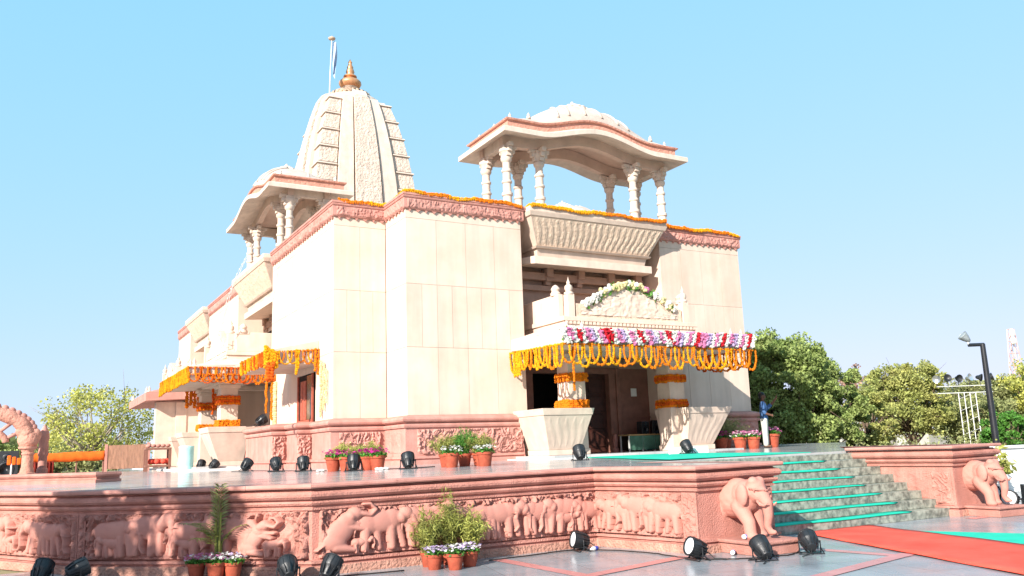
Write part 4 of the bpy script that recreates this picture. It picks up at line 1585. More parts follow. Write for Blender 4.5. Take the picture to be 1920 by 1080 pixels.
tag(obj('wall_plate', s, WPAINT, None, bevel=0.005), 'small blank white plate on the brown wall right of the entrance door', 'plate')

# side bay glazing -----------------------------------------------------------------------------
def glazing(u0, u1, z0, z1, F, d, nm='window'):
    w_ = bpy.data.objects.new(nm, None)
    COL.objects.link(w_)
    w_.parent = T
    W[w_.name] = Vector(F((u0 + u1) / 2, d, z0))
    w_.location = W[w_.name] - W[T.name]
    b = MB()
    b.fbox(F, u0, u1, d, d + .02, z0, z1)
    obj('pane', b, GLASS, w_)
    b = MB()
    for (a, c, e, f) in ((u0, u0 + .08, z0, z1), (u1 - .08, u1, z0, z1), (u0 + .083, u1 - .083, z0, z0 + .08), (u0 + .083, u1 - .083, z1 - .08, z1), ((u0 + u1) / 2 - .04, (u0 + u1) / 2 + .04, z0 + .083, z1 - .083)):
        b.fbox(F, a, c, d + .023, d + .07, e, f)
    obj('frame', b, BROWN, w_)
    return w_


glazing(-1.7, 2.9, 1.5, 4.0, FL, -1.19)
glazing(-14.6, -10.6, 1.5, 4.0, FL, -1.19)
# shuttered window under the small canopy on the near side pier (y 26.5 - 28.2)
w_ = bpy.data.objects.new('window', None)
COL.objects.link(w_)
w_.parent = T
W[w_.name] = Vector((7.93, 27.4, 2.7))
w_.location = W[w_.name] - W[T.name]
u0, u1 = 35 - 28.25, 35 - 26.55
b = MB()
b.fbox(FL, u0, u1, -.02, .004, 2.70, 4.24)
obj('dark_opening', b, DARK, w_)
for a, c in ((u0, u0 + .07), (u1 - .07, u1)):
    b = MB()
    b.fbox(FL, a, c, .0, .06, 2.70, 4.24)
    obj('frame', b, REDWOOD, w_)
b = MB()
b.fbox(FL, u0 + .072, u1 - .072, 0, .05, 2.70, 2.78)
obj('sill', b, REDWOOD, w_)
for a, c in ((u0 + .35, u0 + .62), (u0 + .66, u0 + .95)):
    b = MB()
    b.fbox(FL, a, c, .006, .045, 2.79, 4.05)
    s_ = obj('shutter', b, REDWOOD, w_, bevel=0.006)
    b = MB()
    b.fbox(FL, a + .05, c - .05, .046, .056, 2.9, 3.9)
    obj('shutter_panel', b, REDWOOD, s_, bevel=0.006)
b = MB()
b.fbox(FL, u0 + 1.0, u1 - .1, .006, .02, 2.79, 4.2)
obj('pane', b, GLASS, w_)
# small canopy over it
cn = bpy.data.objects.new('window_canopy', None)
COL.objects.link(cn)
cn.parent = T
W[cn.name] = Vector((7.1, 27.4, 4.3))
cn.location = W[cn.name] - W[T.name]
b = MB()
b.hexa([(6.30, 26.0, 4.40), (7.92, 26.0, 4.46), (7.92, 29.4, 4.46), (6.30, 29.4, 4.40)], [(6.30, 26.0, 4.80), (7.92, 26.0, 4.95), (7.92, 29.4, 4.95), (6.30, 29.4, 4.80)])
obj('canopy_slab', b, CREAM2, cn, bevel=0.012)
for k in range(3):
    y0, y1 = 26.02 + k * 1.125 + .006, 26.02 + (k + 1) * 1.125 - .006
    b = MB()
    b.hexa([(6.32, y0, 4.81), (7.92, y0, 4.955), (7.92, y1, 4.955), (6.32, y1, 4.81)], [(6.32, y0, 4.84), (7.92, y0, 5.20), (7.92, y1, 5.20), (6.32, y1, 4.84)])
    obj('roof_slab', b, CREAM2, cn)
# ================================================================== FLOWERS ON THE BUILDING
def bead_curve(B, pts, r, gap, jit=0.25, n=5, m=4):
    """threaded flower heads along a curve"""
    P_ = [Vector(p) for p in pts]
    acc = 0.0
    for i in range(len(P_) - 1):
        L = (P_[i + 1] - P_[i]).length
        while acc < L:
            p = P_[i].lerp(P_[i + 1], acc / L) if L > 0 else P_[i]
            q = r * random.uniform(.8, 1.2)
            B.ball((p.x + random.uniform(-1, 1) * r * jit, p.y + random.uniform(-1, 1) * r * jit, p.z + random.uniform(-1, 1) * r * jit), q, n, m, (1, 1, random.uniform(.8, 1.1)))
            acc += gap
        acc -= L
    return B


def garland_root(name, label, c, group=None):
    return thing(name, label, 'garland', c, group)


# rope of marigolds along the parapet tops
def rope(pts, label, r=0.058):
    P_ = []
    for i in range(len(pts) - 1):
        a, b2 = Vector(pts[i]), Vector(pts[i + 1])
        L = (b2 - a).length
        k = max(2, int(L / .15))
        ph = random.random() * 6
        for j in range(k + (i == len(pts) - 2)):
            t = j / k
            p = a.lerp(b2, t)
            p.z += .025 * math.sin(t * L * 2.4 + ph) + .02 * math.sin(t * L * 5.7 + ph)
            P_.append(p)
    c = pts[len(pts) // 2]
    t = garland_root('marigold_rope', label, c, 'marigold ropes along the roof edge')
    seg = max(6, len(P_) // 13)
    for s in range(0, len(P_) - 1, seg):
        k = P_[s:s + seg + 1]
        A = MB()
        bead_curve(A, k, r, .062)
        bead_curve(A, [p + Vector((0, -.03, -.05)) for p in k], r * .75, .075)
        yl = random.random() > .28
        obj('yellow_flowers' if yl else 'orange_flowers', A, MARY if yl else MARI, t, recalc=False)


rope([(8.05, 24.45, 9.40), (9.66, 24.42, 9.40), (9.53, 22.83, 9.40), (13.60, 22.80, 9.40)], 'marigold rope along the roof edge of the two left front piers')
rope([(13.9, 23.3, 9.39), (13.86, 22.55, 9.38), (19.4, 22.52, 9.38), (19.55, 23.0, 9.40), (23.42, 23.05, 9.40)], 'marigold rope along the roof edge over the carved front balcony and right pier')


# hanging loops ----------------------------------------------------------------------------------
def loop_mesh(w, dep, r, seed):
    random.seed(seed)
    B = MB()
    k = 22
    pts = []
    for i in range(k + 1):
        t = -1 + 2 * i / k
        a = t * math.pi * .5 * 1.18
        pts.append((math.sin(a) * w * .62, random.uniform(-.01, .01), -dep * (math.cos(a) - math.cos(math.pi * .59)) / (1 - math.cos(math.pi * .59))))
    bead_curve(B, pts, r, r * 1.35, .2)
    return B.mesh('marigold_loop', recalc=False)


LOOPS = [loop_mesh(.33 + .03 * (i % 3), .44 + .05 * ((i * 7) % 4) / 2, .036, 100 + i) for i in range(6)]
random.seed(99)


def loop_row(label, a, b2, pitch, mats, out, zs=1.0, skip=(), group='marigold swags round the porch eaves', drop=0.0):
    xs = min(1.0, max(.45, pitch / .26))
    a, b2 = Vector(a), Vector(b2)
    L = (b2 - a).length
    t = garland_root('marigold_swag', label, a.lerp(b2, .5), group)
    ang = math.atan2((b2 - a).y, (b2 - a).x)
    k = int(L / pitch)
    variants = {}
    for i in range(k):
        if i in skip:
            continue
        p = a.lerp(b2, (i + .5) / k) + Vector(out) * random.uniform(.0, .05)
        m = random.choice(mats)
        key = (random.randrange(6), m.name)
        if key not in variants:
            me = LOOPS[key[0]].copy()
            me.materials.clear()
            me.materials.append(m)
            variants[key] = me
        o = bpy.data.objects.new('marigold_loop', variants[key])
        COL.objects.link(o)
        o.parent = t
        o.location = p - W[t.name]
        o.rotation_euler = (0, 0, ang + random.uniform(-.25, .25))
        o.scale = (xs * random.uniform(.85, 1.2), 1, zs * random.uniform(.88, 1.12))
    # the string they hang from
    s = MB()
    bead_curve(s, [a + Vector(out) * .02, b2 + Vector(out) * .02], .035, .07)
    obj('top_string', s, mats[0], t, recalc=False)
    return t


ZE = 4.50
E0 = FF(-3.66, 3.0, ZE)
E1 = FF(3.66, 3.0, ZE)
loop_row('row of orange marigold loops hanging from the front edge of the front porch', E0, E1, .262, [MARI, MARY, MARI], (0, -1, 0), 1.15)
loop_row('yellow marigold loops hanging from the left edge of the front porch', FF(-3.69, .1, 4.55), FF(-3.69, 2.95, 4.5), .20, [MARY, MARI, MARY], (-1, 0, 0), 1.15)
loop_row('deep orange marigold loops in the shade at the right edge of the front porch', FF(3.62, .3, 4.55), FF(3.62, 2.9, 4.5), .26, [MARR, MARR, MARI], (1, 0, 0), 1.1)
LE0, LE1 = FL(3.67, 2.97, 4.84), FL(3.67, .05, 4.84)
loop_row('orange marigold loops covering the near edge of the side porch eave', LE0, LE1, .24, [MARR, MARI, MARI], (0, -1, 0), 1.0)
loop_row('second line of orange marigold loops low on the near edge of the side porch eave', (LE0[0], LE0[1] - .02, 4.60), (LE1[0], LE1[1] - .02, 4.60), .22, [MARI, MARR], (0, -1, 0), .62)
for zz, nm in ((4.86, 'upper'), (4.66, 'lower')):
    loop_row('dense yellow marigold curtain, %s line, along the outer edge of the side porch' % nm, FL(-3.6, 3.0, zz), FL(3.66, 3.0, zz), .105, [MARY, MARY, MARI], (-1, 0, 0), .62)
loop_row('orange marigold loops under the far end of the side porch eave', FL(-3.6, 1.7, 4.46), FL(-3.6, .3, 4.46), .26, [MARI, MARR], (0, 1, 0), 1.0)
loop_row('marigold loops on the front edge of the canopy over the shuttered window', (6.28, 25.98, 4.78), (7.9, 25.98, 4.90), .21, [MARI, MARY], (0, -1, 0), .75, group='marigolds on the window canopy')
loop_row('marigold loops on the outer edge of the canopy over the shuttered window', (6.27, 29.4, 4.80), (6.27, 26.0, 4.80), .17, [MARI, MARY, MARR], (-1, 0, 0), .8, group='marigolds on the window canopy')


def strands(label, base, items, m, name='marigold_strand', cat='garland'):
    t = thing(name, label, cat, base)
    for dx, dy, z1, z0, r in items:
        b = MB()
        x, y = base[0] + dx, base[1] + dy
        bead_curve(b, [(x + .012 * math.sin(q * 2.3 + dx * 9), y, z1 + (z0 - z1) * q / 8) for q in range(9)], r, r * 1.3, .2)
        obj('flower_string', b, m, t, recalc=False)
    return t


strands('pair of long marigold strings hanging from the outer corner of the window canopy', (6.30, 25.95, 4.7), [(.0, 0, 4.5, 2.95, .042), (.16, 0, 4.5, 2.75, .042)], MARI)
strands('bunch of deep orange marigolds at the outer corner of the window canopy', (6.30, 25.95, 4.7), [(.08 + .07 * math.cos(k), -.05, 4.42, 3.95, .07) for k in range(5)], MARR)
strands('thick yellow marigold bunch draped at the outer corner of the window canopy', (6.30, 25.96, 4.9), [(-.06 + .05 * k, -.03, 4.95 - .03 * k, 4.3, .06) for k in range(8)], MARY)
strands('yellow marigold drop in the middle of the window canopy edge', (7.2, 25.95, 4.9), [(.0, 0, 4.86, 4.15, .05), (.06, 0, 4.86, 4.3, .045)], MARY)
strands('orange marigold drops at the wall end of the window canopy', (7.8, 25.95, 4.9), [(.0, 0, 4.9, 4.2, .05), (.09, 0, 4.9, 4.1, .045)], MARI)
strands('yellow marigold curtain at the wall end of the front porch', (13.02, 22.6, 4.5), [(0, -.07 * k, 4.5, 3.80 + .02 * (k % 3), .042) for k in range(6)], MARY)
strands('single marigold string hanging beside the left front porch column', (13.7, 20.5, 4.5), [(.1, -.0, 4.5, 3.25, .04)], MARI)
strands('marigold bunch at the far inner corner of the side porch', (6.0, 38.5, 4.4), [(.16 * k, 0, 4.5, 3.85 + .1 * (k % 2), .08) for k in range(8)], MARI)
strands('pale green and cream flower string down the wall left of the shuttered window', (7.86, 31.3, 2.8), [(0, 0, 4.3, 2.8, .06), (0, -.22, 4.3, 2.8, .06)], FYEL, 'flower_string_pair')
strands('cream flower strings down the wall between the shuttered window and the corner', (7.86, 25.6, 2.8), [(0, 0, 4.5, 2.8, .045), (0, -.3, 4.4, 3.0, .04), (0, -.55, 4.2, 3.2, .035)], FYEL, 'flower_string_pair')
strands('orange flower bunch hanging between the two side porch columns', (6.35, 34.6, 3.6), [(.0, 0, 4.3, 3.35, .05), (.08, 0, 4.1, 3.6, .06)], MARR)


# marigold bands round the porch columns
def collar(c, half, z, h, m, label):
    t = garland_root('marigold_band', label, (c[0], c[1], z), 'marigold bands round the porch columns')
    k = 0
    for zz in np.arange(z + .03, z + h, .062):
        b = MB()
        q = half + .035
        P_ = [(c[0] - q, c[1] - q, zz), (c[0] + q, c[1] - q, zz), (c[0] + q, c[1] + q, zz), (c[0] - q, c[1] + q, zz), (c[0] - q, c[1] - q, zz)]
        bead_curve(b, P_, .05, .066, .3)
        obj('flower_row', b, m if k % 3 else MARI, t, recalc=False)
        k += 1


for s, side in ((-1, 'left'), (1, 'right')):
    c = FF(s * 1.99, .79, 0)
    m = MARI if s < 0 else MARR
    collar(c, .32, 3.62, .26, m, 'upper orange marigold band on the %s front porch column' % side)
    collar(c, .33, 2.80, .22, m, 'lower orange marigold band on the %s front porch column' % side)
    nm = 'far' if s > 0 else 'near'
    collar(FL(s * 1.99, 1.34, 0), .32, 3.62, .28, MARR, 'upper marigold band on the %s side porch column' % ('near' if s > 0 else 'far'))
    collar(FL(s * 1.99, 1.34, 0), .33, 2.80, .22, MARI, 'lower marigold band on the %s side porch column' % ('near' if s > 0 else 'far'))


# bouquet strip along the front eave: slanted red, pink, white bunches
def bunch_mesh(m, seed, w=.15, h=.40, slant=.18, n=52):
    random.seed(seed)
    B = MB()
    for i in range(n):
        t = random.random()
        x = max(-w * .62, min(w * .62, random.gauss(0, w * .42))) + slant * (t - .5)
        B.ball((x, random.uniform(-.10, .03), -h * t), random.uniform(.026, .046), 5, 4, (1, 1, .8))
    B.tube([(slant * -.5, -.03, -.01), (slant * .5, -.03, -h * .98)], w * .42, 6)
    me = B.mesh('flower_bunch', recalc=False)
    me.materials.append(m)
    return me


bst = garland_root('bouquet_strip', 'strip of red, pink and white flower bunches along the top of the front porch eave', FF(0, 3.0, 4.86))
BM = {}
k = 47
seq = [FWHT, FPNK, FWHT, FRED, FWHT, FPNK, FLIL]
for i in range(k):
    m = seq[i % 7] if random.random() > .15 else random.choice([FPNK, FWHT, FWHT, FRED])
    for rep in range(1):
        v = random.randrange(3)
        key = (m.name, v, i > 24)
        if key not in BM:
            BM[key] = bunch_mesh(m, 300 + v * 17 + len(BM), slant=.18 if i <= 24 else -.18)
        o = bpy.data.objects.new('flower_bunch', BM[key])
        COL.objects.link(o)
        o.parent = bst
        p = Vector(FF(-3.70 + 7.4 * (i + .5) / k, 3.02, 4.96 + random.uniform(-.03, .05)))
        o.location = p - W[bst.name]
        o.scale = (random.uniform(.85, 1.15), 1, random.uniform(.85, 1.12))
lv = MB()
cs = [FF(random.uniform(-3.75, 3.75), 3.0 + random.uniform(0, .1), random.uniform(4.5, 5.02)) for _ in range(420)]
leaf_mesh(lv, cs, .05, 0)
obj('foliage', lv, LF_B, bst, recalc=False)

# flower arch on the pediment
ar = garland_root('flower_arch', 'garland of pale roses and leaves over the carved pediment of the front porch', FF(0, 1.45, 6.6))
for i in range(26):
    u = -1.75 + 3.5 * i / 25
    if i in (18, 19):
        continue
    z = 5.98 + .72 * math.cos(min(1, abs(u) / 1.75) * math.pi / 2) ** 1.1
    b = MB()
    b.ball((FF(u, 0, 0)[0], FF(0, 1.47, 0)[1], z + .02), .10, 6, 5)
    for q in range(7):
        b.ball((FF(u, 0, 0)[0] + max(-.1, min(.1, random.gauss(0, .07))), FF(0, 1.48, 0)[1] + random.gauss(0, .03), z + max(-.09, min(.1, random.gauss(0.02, .06)))), random.uniform(.045, .08), 6, 5)
    obj('rose_bunch', b, random.choice([FWHT, FYEL, FYEL, FPNK if 11 < i < 18 else FWHT]), ar, recalc=False)
lv = MB()
cs = []
for _ in range(330):
    u = random.uniform(-1.8, 1.8)
    z = 5.96 + .72 * math.cos(min(1, abs(u) / 1.8) * math.pi / 2) ** 1.1
    cs.append(FF(u, 1.46 + random.gauss(0, .05), z + random.gauss(-.03, .08)))
leaf_mesh(lv, cs, .08, 0)
obj('foliage', lv, LF_B, ar, recalc=False)
# ================================================================== STAGE SPOTLIGHTS
def par_can(label, loc, rot, tilt, group, s=1.0):
    """par can on a floor yoke: beam leaves along local +x tilted up by tilt"""
    t = thing('stage_spotlight', label, 'spotlight', (0, 0, 0), group)
    M = Matrix.Rotation(-tilt, 3, 'Y') @ Matrix.Rotation(math.pi / 2, 3, 'Y')
    cz = .19
    b = MB()
    b.lathe([(.045, -.17), (.075, -.165), (.09, -.12), (.10, -.06), (.135, -.02), (.145, .0), (.145, .13), (.155, .135), (.155, .15), (.138, .15), (.138, .135)], (0, 0, cz), 20, M)
    body = obj('can_body', b, BLACK, t, smooth=True, sharp=35, origin=(0, 0, 0))
    for k in range(10):
        a = 2 * math.pi * k / 10
        f = MB()
        pts = []
        for x, z in ((.085, -.155), (.118, -.15), (.150, -.03), (.158, .11), (.14, .12), (.13, -.01)):
            for w in (-.006, .006):
                p = M @ Vector((x * math.cos(a) - w * math.sin(a), x * math.sin(a) + w * math.cos(a), z))
                pts.append((p.x, p.y, p.z + cz))
        f.add(pts, [(0, 2, 4, 6, 8, 10), (11, 9, 7, 5, 3, 1)] + [(2 * i, 2 * i + 1, (2 * i + 3) % 12, (2 * i + 2) % 12) for i in range(6)])
        obj('cooling_fin', f, BLACK, body, origin=(0, 0, 0))
    b = MB()
    b.lathe([(.136, .132), (.12, .140), (.06, .147), (.002, .149)], (0, 0, cz), 20, M)
    obj('lens', b, LENS, t, smooth=True, origin=(0, 0, 0))
    for sd in (-1, 1):
        y = sd * .172
        b = MB()
        b.tube([(0, sd * .145, cz), (0, y, cz)], .018, 8)
        b.tube([(0, y, cz + .02), (0, y, .05), (.10, y * 1.15, .008)], .011, 6)
        b.tube([(0, y, .10), (-.12, y * 1.15, .008)], .011, 6)
        obj('yoke_leg', b, BLACK, t, origin=(0, 0, 0))
    b = MB()
    b.tube([(.10, -.198, .012), (.10, .198, .012)], .010, 6)
    b.tube([(-.12, -.198, .012), (-.12, .198, .012)], .010, 6)
    obj('yoke_bar', b, BLACK, t, origin=(0, 0, 0))
    q = M @ Vector((0, 0, -.17))
    b = MB()
    b.tube([(q.x, q.y, q.z + cz), (q.x * 1.3 - .03, .03, q.z + cz - .06), (q.x * 1.2 - .08, .08, .02), (q.x - .25, .22, .012)], .009, 6)
    obj('power_lead', b, CABLE, t, origin=(0, 0, 0))
    return place(t, loc, rot, s)


GA, GB = 'spotlights along the foot of the platform wall', 'spotlights on the platform floor'
R_ = D2R
G = [
    (('left one of two black spotlights lying together at the foot of the left wall', (0.36, 14.35, 0), R_(65), R_(50), GA)),
    (('right one of two black spotlights lying together at the foot of the left wall', (0.80, 14.15, 0), R_(15), R_(20), GA)),
    (('black stage spotlight seen from behind at the wall corner right of the potted palm', (3.22, 11.88, 0), R_(85), R_(35), GA)),
    (('black stage spotlight facing right at the wall corner, nearest the grassy pots', (3.72, 11.62, 0), R_(30), R_(50), GA)),
    (('black spotlight standing alone before the wall right of the feathery bushes', (7.85, 11.72, 0), R_(168), R_(12), GA)),
    (('black spotlight with white glass to its left, left of the near elephant pedestal', (8.42, 9.62, 0), R_(172), R_(18), GA)),
    (('black stage spotlight seen from behind directly in front of the near elephant pedestal', (9.02, 8.95, 0), R_(75), R_(40), GA)),
    (('black stage spotlight standing between the near elephant pedestal and the red carpet', (10.02, 9.0, 0), R_(55), R_(30), GA)),
]
for a in G:
    par_can(*a, s=.88)
D = [('black spotlight on the platform just right of the turquoise bin', 5.86, 33.9, 60, 50), ('black spotlight on the platform in front of the far side porch column', 5.82, 31.2, 20, 40),
     ('black spotlight on the platform in front of the near side porch seat wall', 5.75, 25.9, 30, 45), ('round-backed black spotlight before the smooth end of the stepped plinth', 5.85, 22.9, 85, 40),
     ('black spotlight pointing up before the narrow carved plinth panel', 6.2, 21.6, 80, 60), ('black spotlight standing among the magenta flower pots', 6.62, 19.0, 70, 62),
     ('black spotlight before the plinth corner between the magenta and the white flower pots', 7.62, 18.2, 75, 55), ('black spotlight on the platform in front of the left front porch column', 11.9, 17.6, 70, 50),
     ('black spotlight on a white board in front of the right front porch column', 15.95, 18.3, 80, 45)]
for lb, x, y, r, tl in D:
    par_can(lb, (x, y, DZ(x) + (.008 if y < 18.4 and x > 15 else 0)), R_(r), R_(tl), GB, 1.0)
par_can('weathered spotlight beside the pink flower pots at the far end of the platform', (21.9, 21.9, DZ(22)), R_(100), R_(60), GB, 1.3)
par_can('black spotlight standing on top of the stepped plinth left of the shuttered window', (7.1, 29.9, 2.69), R_(10), R_(30), GB, 1.1)
par_can('white-faced spotlight beyond the right elephant statue, the nearer one', (18.35, 10.9, 0), R_(195), R_(10), GA, 1.15)
par_can('white-faced spotlight beyond the right elephant statue, the farther one', (19.6, 12.0, 0), R_(195), R_(8), GA, 1.25)


def cable(label, pts, r=.010, m=CABLE):
    P_ = []
    for i in range(len(pts) - 1):
        a, b2 = Vector(pts[i]), Vector(pts[i + 1])
        for k in range(6):
            p = a.lerp(b2, k / 6)
            p += Vector((random.uniform(-.02, .02), random.uniform(-.02, .02), 0))
            P_.append(p)
    P_.append(Vector(pts[-1]))
    b = MB()
    b.tube(P_, r, 6)
    return tag(obj('power_cable', b, m, None, smooth=True), label, 'cable')


cable('black power cable lying on the paving from the grassy pots to the statue spotlights', [(6.2, 11.75, .012), (6.9, 11.78, .012), (7.6, 11.9, .012), (8.0, 11.8, .012), (8.3, 11.2, .012), (8.45, 10.6, .012), (8.4, 10.0, .012), (8.55, 9.5, .012), (8.8, 9.3, .012), (9.1, 9.15, .012), (9.6, 9.05, .012), (9.95, 9.15, .012)])
cable('black power cable lying along the foot of the chamfered wall behind the spotlights', [(.3, 14.5, .012), (.9, 14.3, .012), (1.4, 13.9, .012), (1.9, 13.3, .012), (2.9, 12.3, .012), (3.3, 12.0, .012), (3.9, 11.75, .012), (4.8, 11.65, .012)])
cable('black power cable along the platform floor behind the deck spotlights', [(5.7, 26.2, 1.285), (5.9, 23.4, 1.285), (6.1, 21.9, 1.285), (6.5, 19.4, 1.285), (7.0, 19.0, 1.285), (7.7, 18.6, 1.285), (8.6, 18.9, 1.29)])


def bottle(label, loc, rz):
    t = thing('plastic_bottle', label, 'bottle', (0, 0, 0))
    b = MB()
    b.lathe([(.001, 0), (.033, .002), (.034, .13), (.028, .16), (.013, .19), (.013, .205)], (0, 0, 0), 12, Matrix.Rotation(math.pi / 2, 3, 'Y'))
    obj('bottle_body', b, WPAINT, t, smooth=True, origin=(0, 0, 0))
    b = MB()
    b.lathe([(.0345, .03), (.0352, .032), (.0352, .10), (.0345, .102)], (0, 0, 0), 12, Matrix.Rotation(math.pi / 2, 3, 'Y'))
    obj('bottle_label', b, BLUE, t, smooth=True, origin=(0, 0, 0))
    return place(t, loc, rz)


bottle('white and blue plastic bottle on the paving right of the lone wall spotlight', (8.12, 11.62, .036), R_(200))
bottle('white and blue plastic bottle leaning on the near elephant pedestal', (9.1, 9.62, .04), R_(40))
bottle('white and blue plastic bottle lying under the belly of the near elephant statue', (9.34, 9.62, .245), R_(15))
for lb, x, y, dx in (('crumpled white paper on the platform left of the magenta flower pots', 6.2, 19.9, .3), ('crumpled white paper on the platform right of the magenta flower pots', 7.15, 18.7, .22)):
    b = MB()
    for _ in range(7):
        b.ball((x + random.uniform(-dx / 2, dx / 2), y + random.uniform(-.1, .1), DZ(x) + .03), random.uniform(.03, .06), 5, 3, (1.3, 1, .6))
    tag(obj('crumpled_paper', b, WPAINT, None), lb, 'litter')
b = MB()
b.box(15.55, 16.95, 18.55, 18.62, DZ(16) + .01, DZ(16) + .20)
tag(obj('white_board', b, WPAINT, None, bevel=.004), 'low white board standing on the platform before the right porch column', 'board')

# ================================================================== POTTED PLANTS
POT = [(.115, 0), (.12, .01), (.155, .235), (.175, .24), (.178, .29), (.162, .29), (.158, .25)]
_pm = {}


def pot_part(t, s, m=TERRA, saucer=False):
    key = (m.name)
    if key not in _pm:
        q = MB()
        q.lathe(POT, (0, 0, 0), 20)
        me = q.mesh('pot', smooth=True, sharp=40)
        me.materials.append(m)
        q = MB()
        q.lathe([(.16, .245), (.08, .262), (.001, .265)], (0, 0, 0), 14)
        so = q.mesh('soil', smooth=True)
        so.materials.append(SOIL)
        _pm[key] = (me, so)
    p = link('pot', _pm[key][0], None, t)
    p.scale = (s,) * 3
    p = link('soil', _pm[key][1], None, t)
    p.scale = (s,) * 3


def flowering(label, loc, fm, group, s=1.0, seed=0, fcol2=None):
    t = thing('flower_pot', label, 'potted plant', (0, 0, 0), group)
    pot_part(t, s)
    rg = np.random.default_rng(seed)
    b = MB()
    n = 170
    r = .19 * np.sqrt(rg.random(n)) * s
    a = rg.random(n) * 6.283
    z = (.26 + .11 * rg.random(n) * (1 - (r / (.22 * s)) ** 2 * .5)) * s
    leaf_mesh(b, np.stack([r * np.cos(a), r * np.sin(a), z], 1), .045 * s, 0, rng=rg)
    for k in range(16):
        an = k * .4
        b.tube([(0, 0, .25 * s), (.08 * s * math.cos(an), .08 * s * math.sin(an), .36 * s)], .004, 4)
    obj('foliage', b, LF_B, t, recalc=False, origin=(0, 0, 0))
    for m, cnt in ((fm, 44), (fcol2, 22)):
        if m is None:
            continue
        b = MB()
        for k in range(cnt):
            rr = .23 * s * math.sqrt(rg.random())
            an = rg.random() * 6.283
            c = Vector((rr * math.cos(an), rr * math.sin(an), (.355 + .10 * rg.random() - .5 * rr * rr / s) * s))
            nrm = Vector((rg.normal() * .5, rg.normal() * .5, 1)).normalized()
            e1 = nrm.orthogonal().normalized()
            e2 = nrm.cross(e1)
            R0 = .030 * s * rg.uniform(.8, 1.3)
            vs = [c]
            for q in range(10):
                ra = R0 * (1.0 if q % 2 == 0 else .55)
                vs.append(c + (e1 * math.cos(q * .6283) + e2 * math.sin(q * .6283)) * ra + nrm * .006 * (q % 2))
            b.add(vs, [(0, 1 + q, 1 + (q + 1) % 10) for q in range(10)])
        obj('blossoms', b, m, t, recalc=False, origin=(0, 0, 0))
    return place(t, loc, rg.random() * 6)


def grassy(label, loc, h, w, group, s=1.0, m=LF_G, seed=0, n=110):
    """feathery bush of arching fronds in a pot"""
    t = thing('feathery_bush', label, 'potted plant', (0, 0, 0), group)
    pot_part(t, s)
    rg = np.random.default_rng(seed)
    S, Lf = MB(), MB()
    for k in range(n):
        an = rg.random() * 6.283
        out = w * rg.random() ** .6
        hh = h * rg.uniform(.5, 1.0) * (1 - .25 * out / w)
        P_ = []
        for q in range(7):
            v = q / 6
            P_.append(Vector((math.cos(an) * (.05 * s + out * v ** 1.6), math.sin(an) * (.05 * s + out * v ** 1.6), .25 * s + hh * (v - .22 * v ** 3 * out / w))))
        if k % 3 == 0:
            S.tube(P_, [.006 * (1 - .7 * q / 6) for q in range(7)], 4)
        C = []
        for q in range(1, 7):
            for _ in range(6):
                C.append(P_[q] + Vector(rg.normal(size=3)) * .028)
        leaf_mesh(Lf, [tuple(c) for c in C], .013, 0, aspect=7.0, rng=rg)
    obj('stems', S, LF_O, t, recalc=False, origin=(0, 0, 0))
    obj('fronds', Lf, m, t, recalc=False, origin=(0, 0, 0))
    return place(t, loc, rg.random() * 6)


def palm(label, loc, h, group, s=1.0, seed=0):
    t = thing('potted_palm', label, 'potted plant', (0, 0, 0), group)
    pot_part(t, s)
    rg = np.random.default_rng(seed)
    st = MB()
    for k in range(5):
        an = k * 1.25
        st.tube([(.03 * math.cos(an), .03 * math.sin(an), .22), (.05 * math.cos(an), .05 * math.sin(an), .5 + .1 * k)], [.018, .012], 6)
    obj('stems', st, LF_G, t, recalc=False, origin=(0, 0, 0))
    for k in range(15):
        an = rg.random() * 6.283
        reach = rg.uniform(.12, .52) if k < 10 else rg.uniform(.0, .12)
        top = (h * rg.uniform(.5, .8) if k < 10 else h * rg.uniform(.85, 1.05))
        P_ = [Vector((math.cos(an) * reach * v ** 1.5, math.sin(an) * reach * v ** 1.5, .3 + (top - .3) * (v ** .8) - (.22 * reach * v ** 4 if k < 10 else 0))) for v in [q / 9 for q in range(10)]]
        b = MB()
        b.tube(P_, [.008 * (1 - .8 * q / 9) for q in range(10)], 4)
        for q in range(3, 10):
            tan = (P_[min(9, q + 1)] - P_[q - 1]).normalized()
            side = tan.cross(Vector((0, 0, 1)))
            if side.length < .15:
                side = Vector((math.cos(an + 1.57), math.sin(an + 1.57), 0))
            side.normalize()
            for sg in (-1, 1):
                for e in (0, .5):
                    c = P_[q].lerp(P_[min(9, q + 1)], e)
                    L = .20 * (1 - abs(q - 6) / 9)
                    tip = c + side * sg * L * .8 + tan * L * .6 + Vector((0, 0, -.03))
                    wv = tan * .012
                    mid = c.lerp(tip, .5) + Vector((0, 0, .012))
                    b.add([c, mid + wv, tip, mid - wv], [(0, 1, 2, 3)])
        obj('palm_frond', b, LF_O if k % 3 else LF_G, t, recalc=False, origin=(0, 0, 0))
    return place(t, loc, 0)


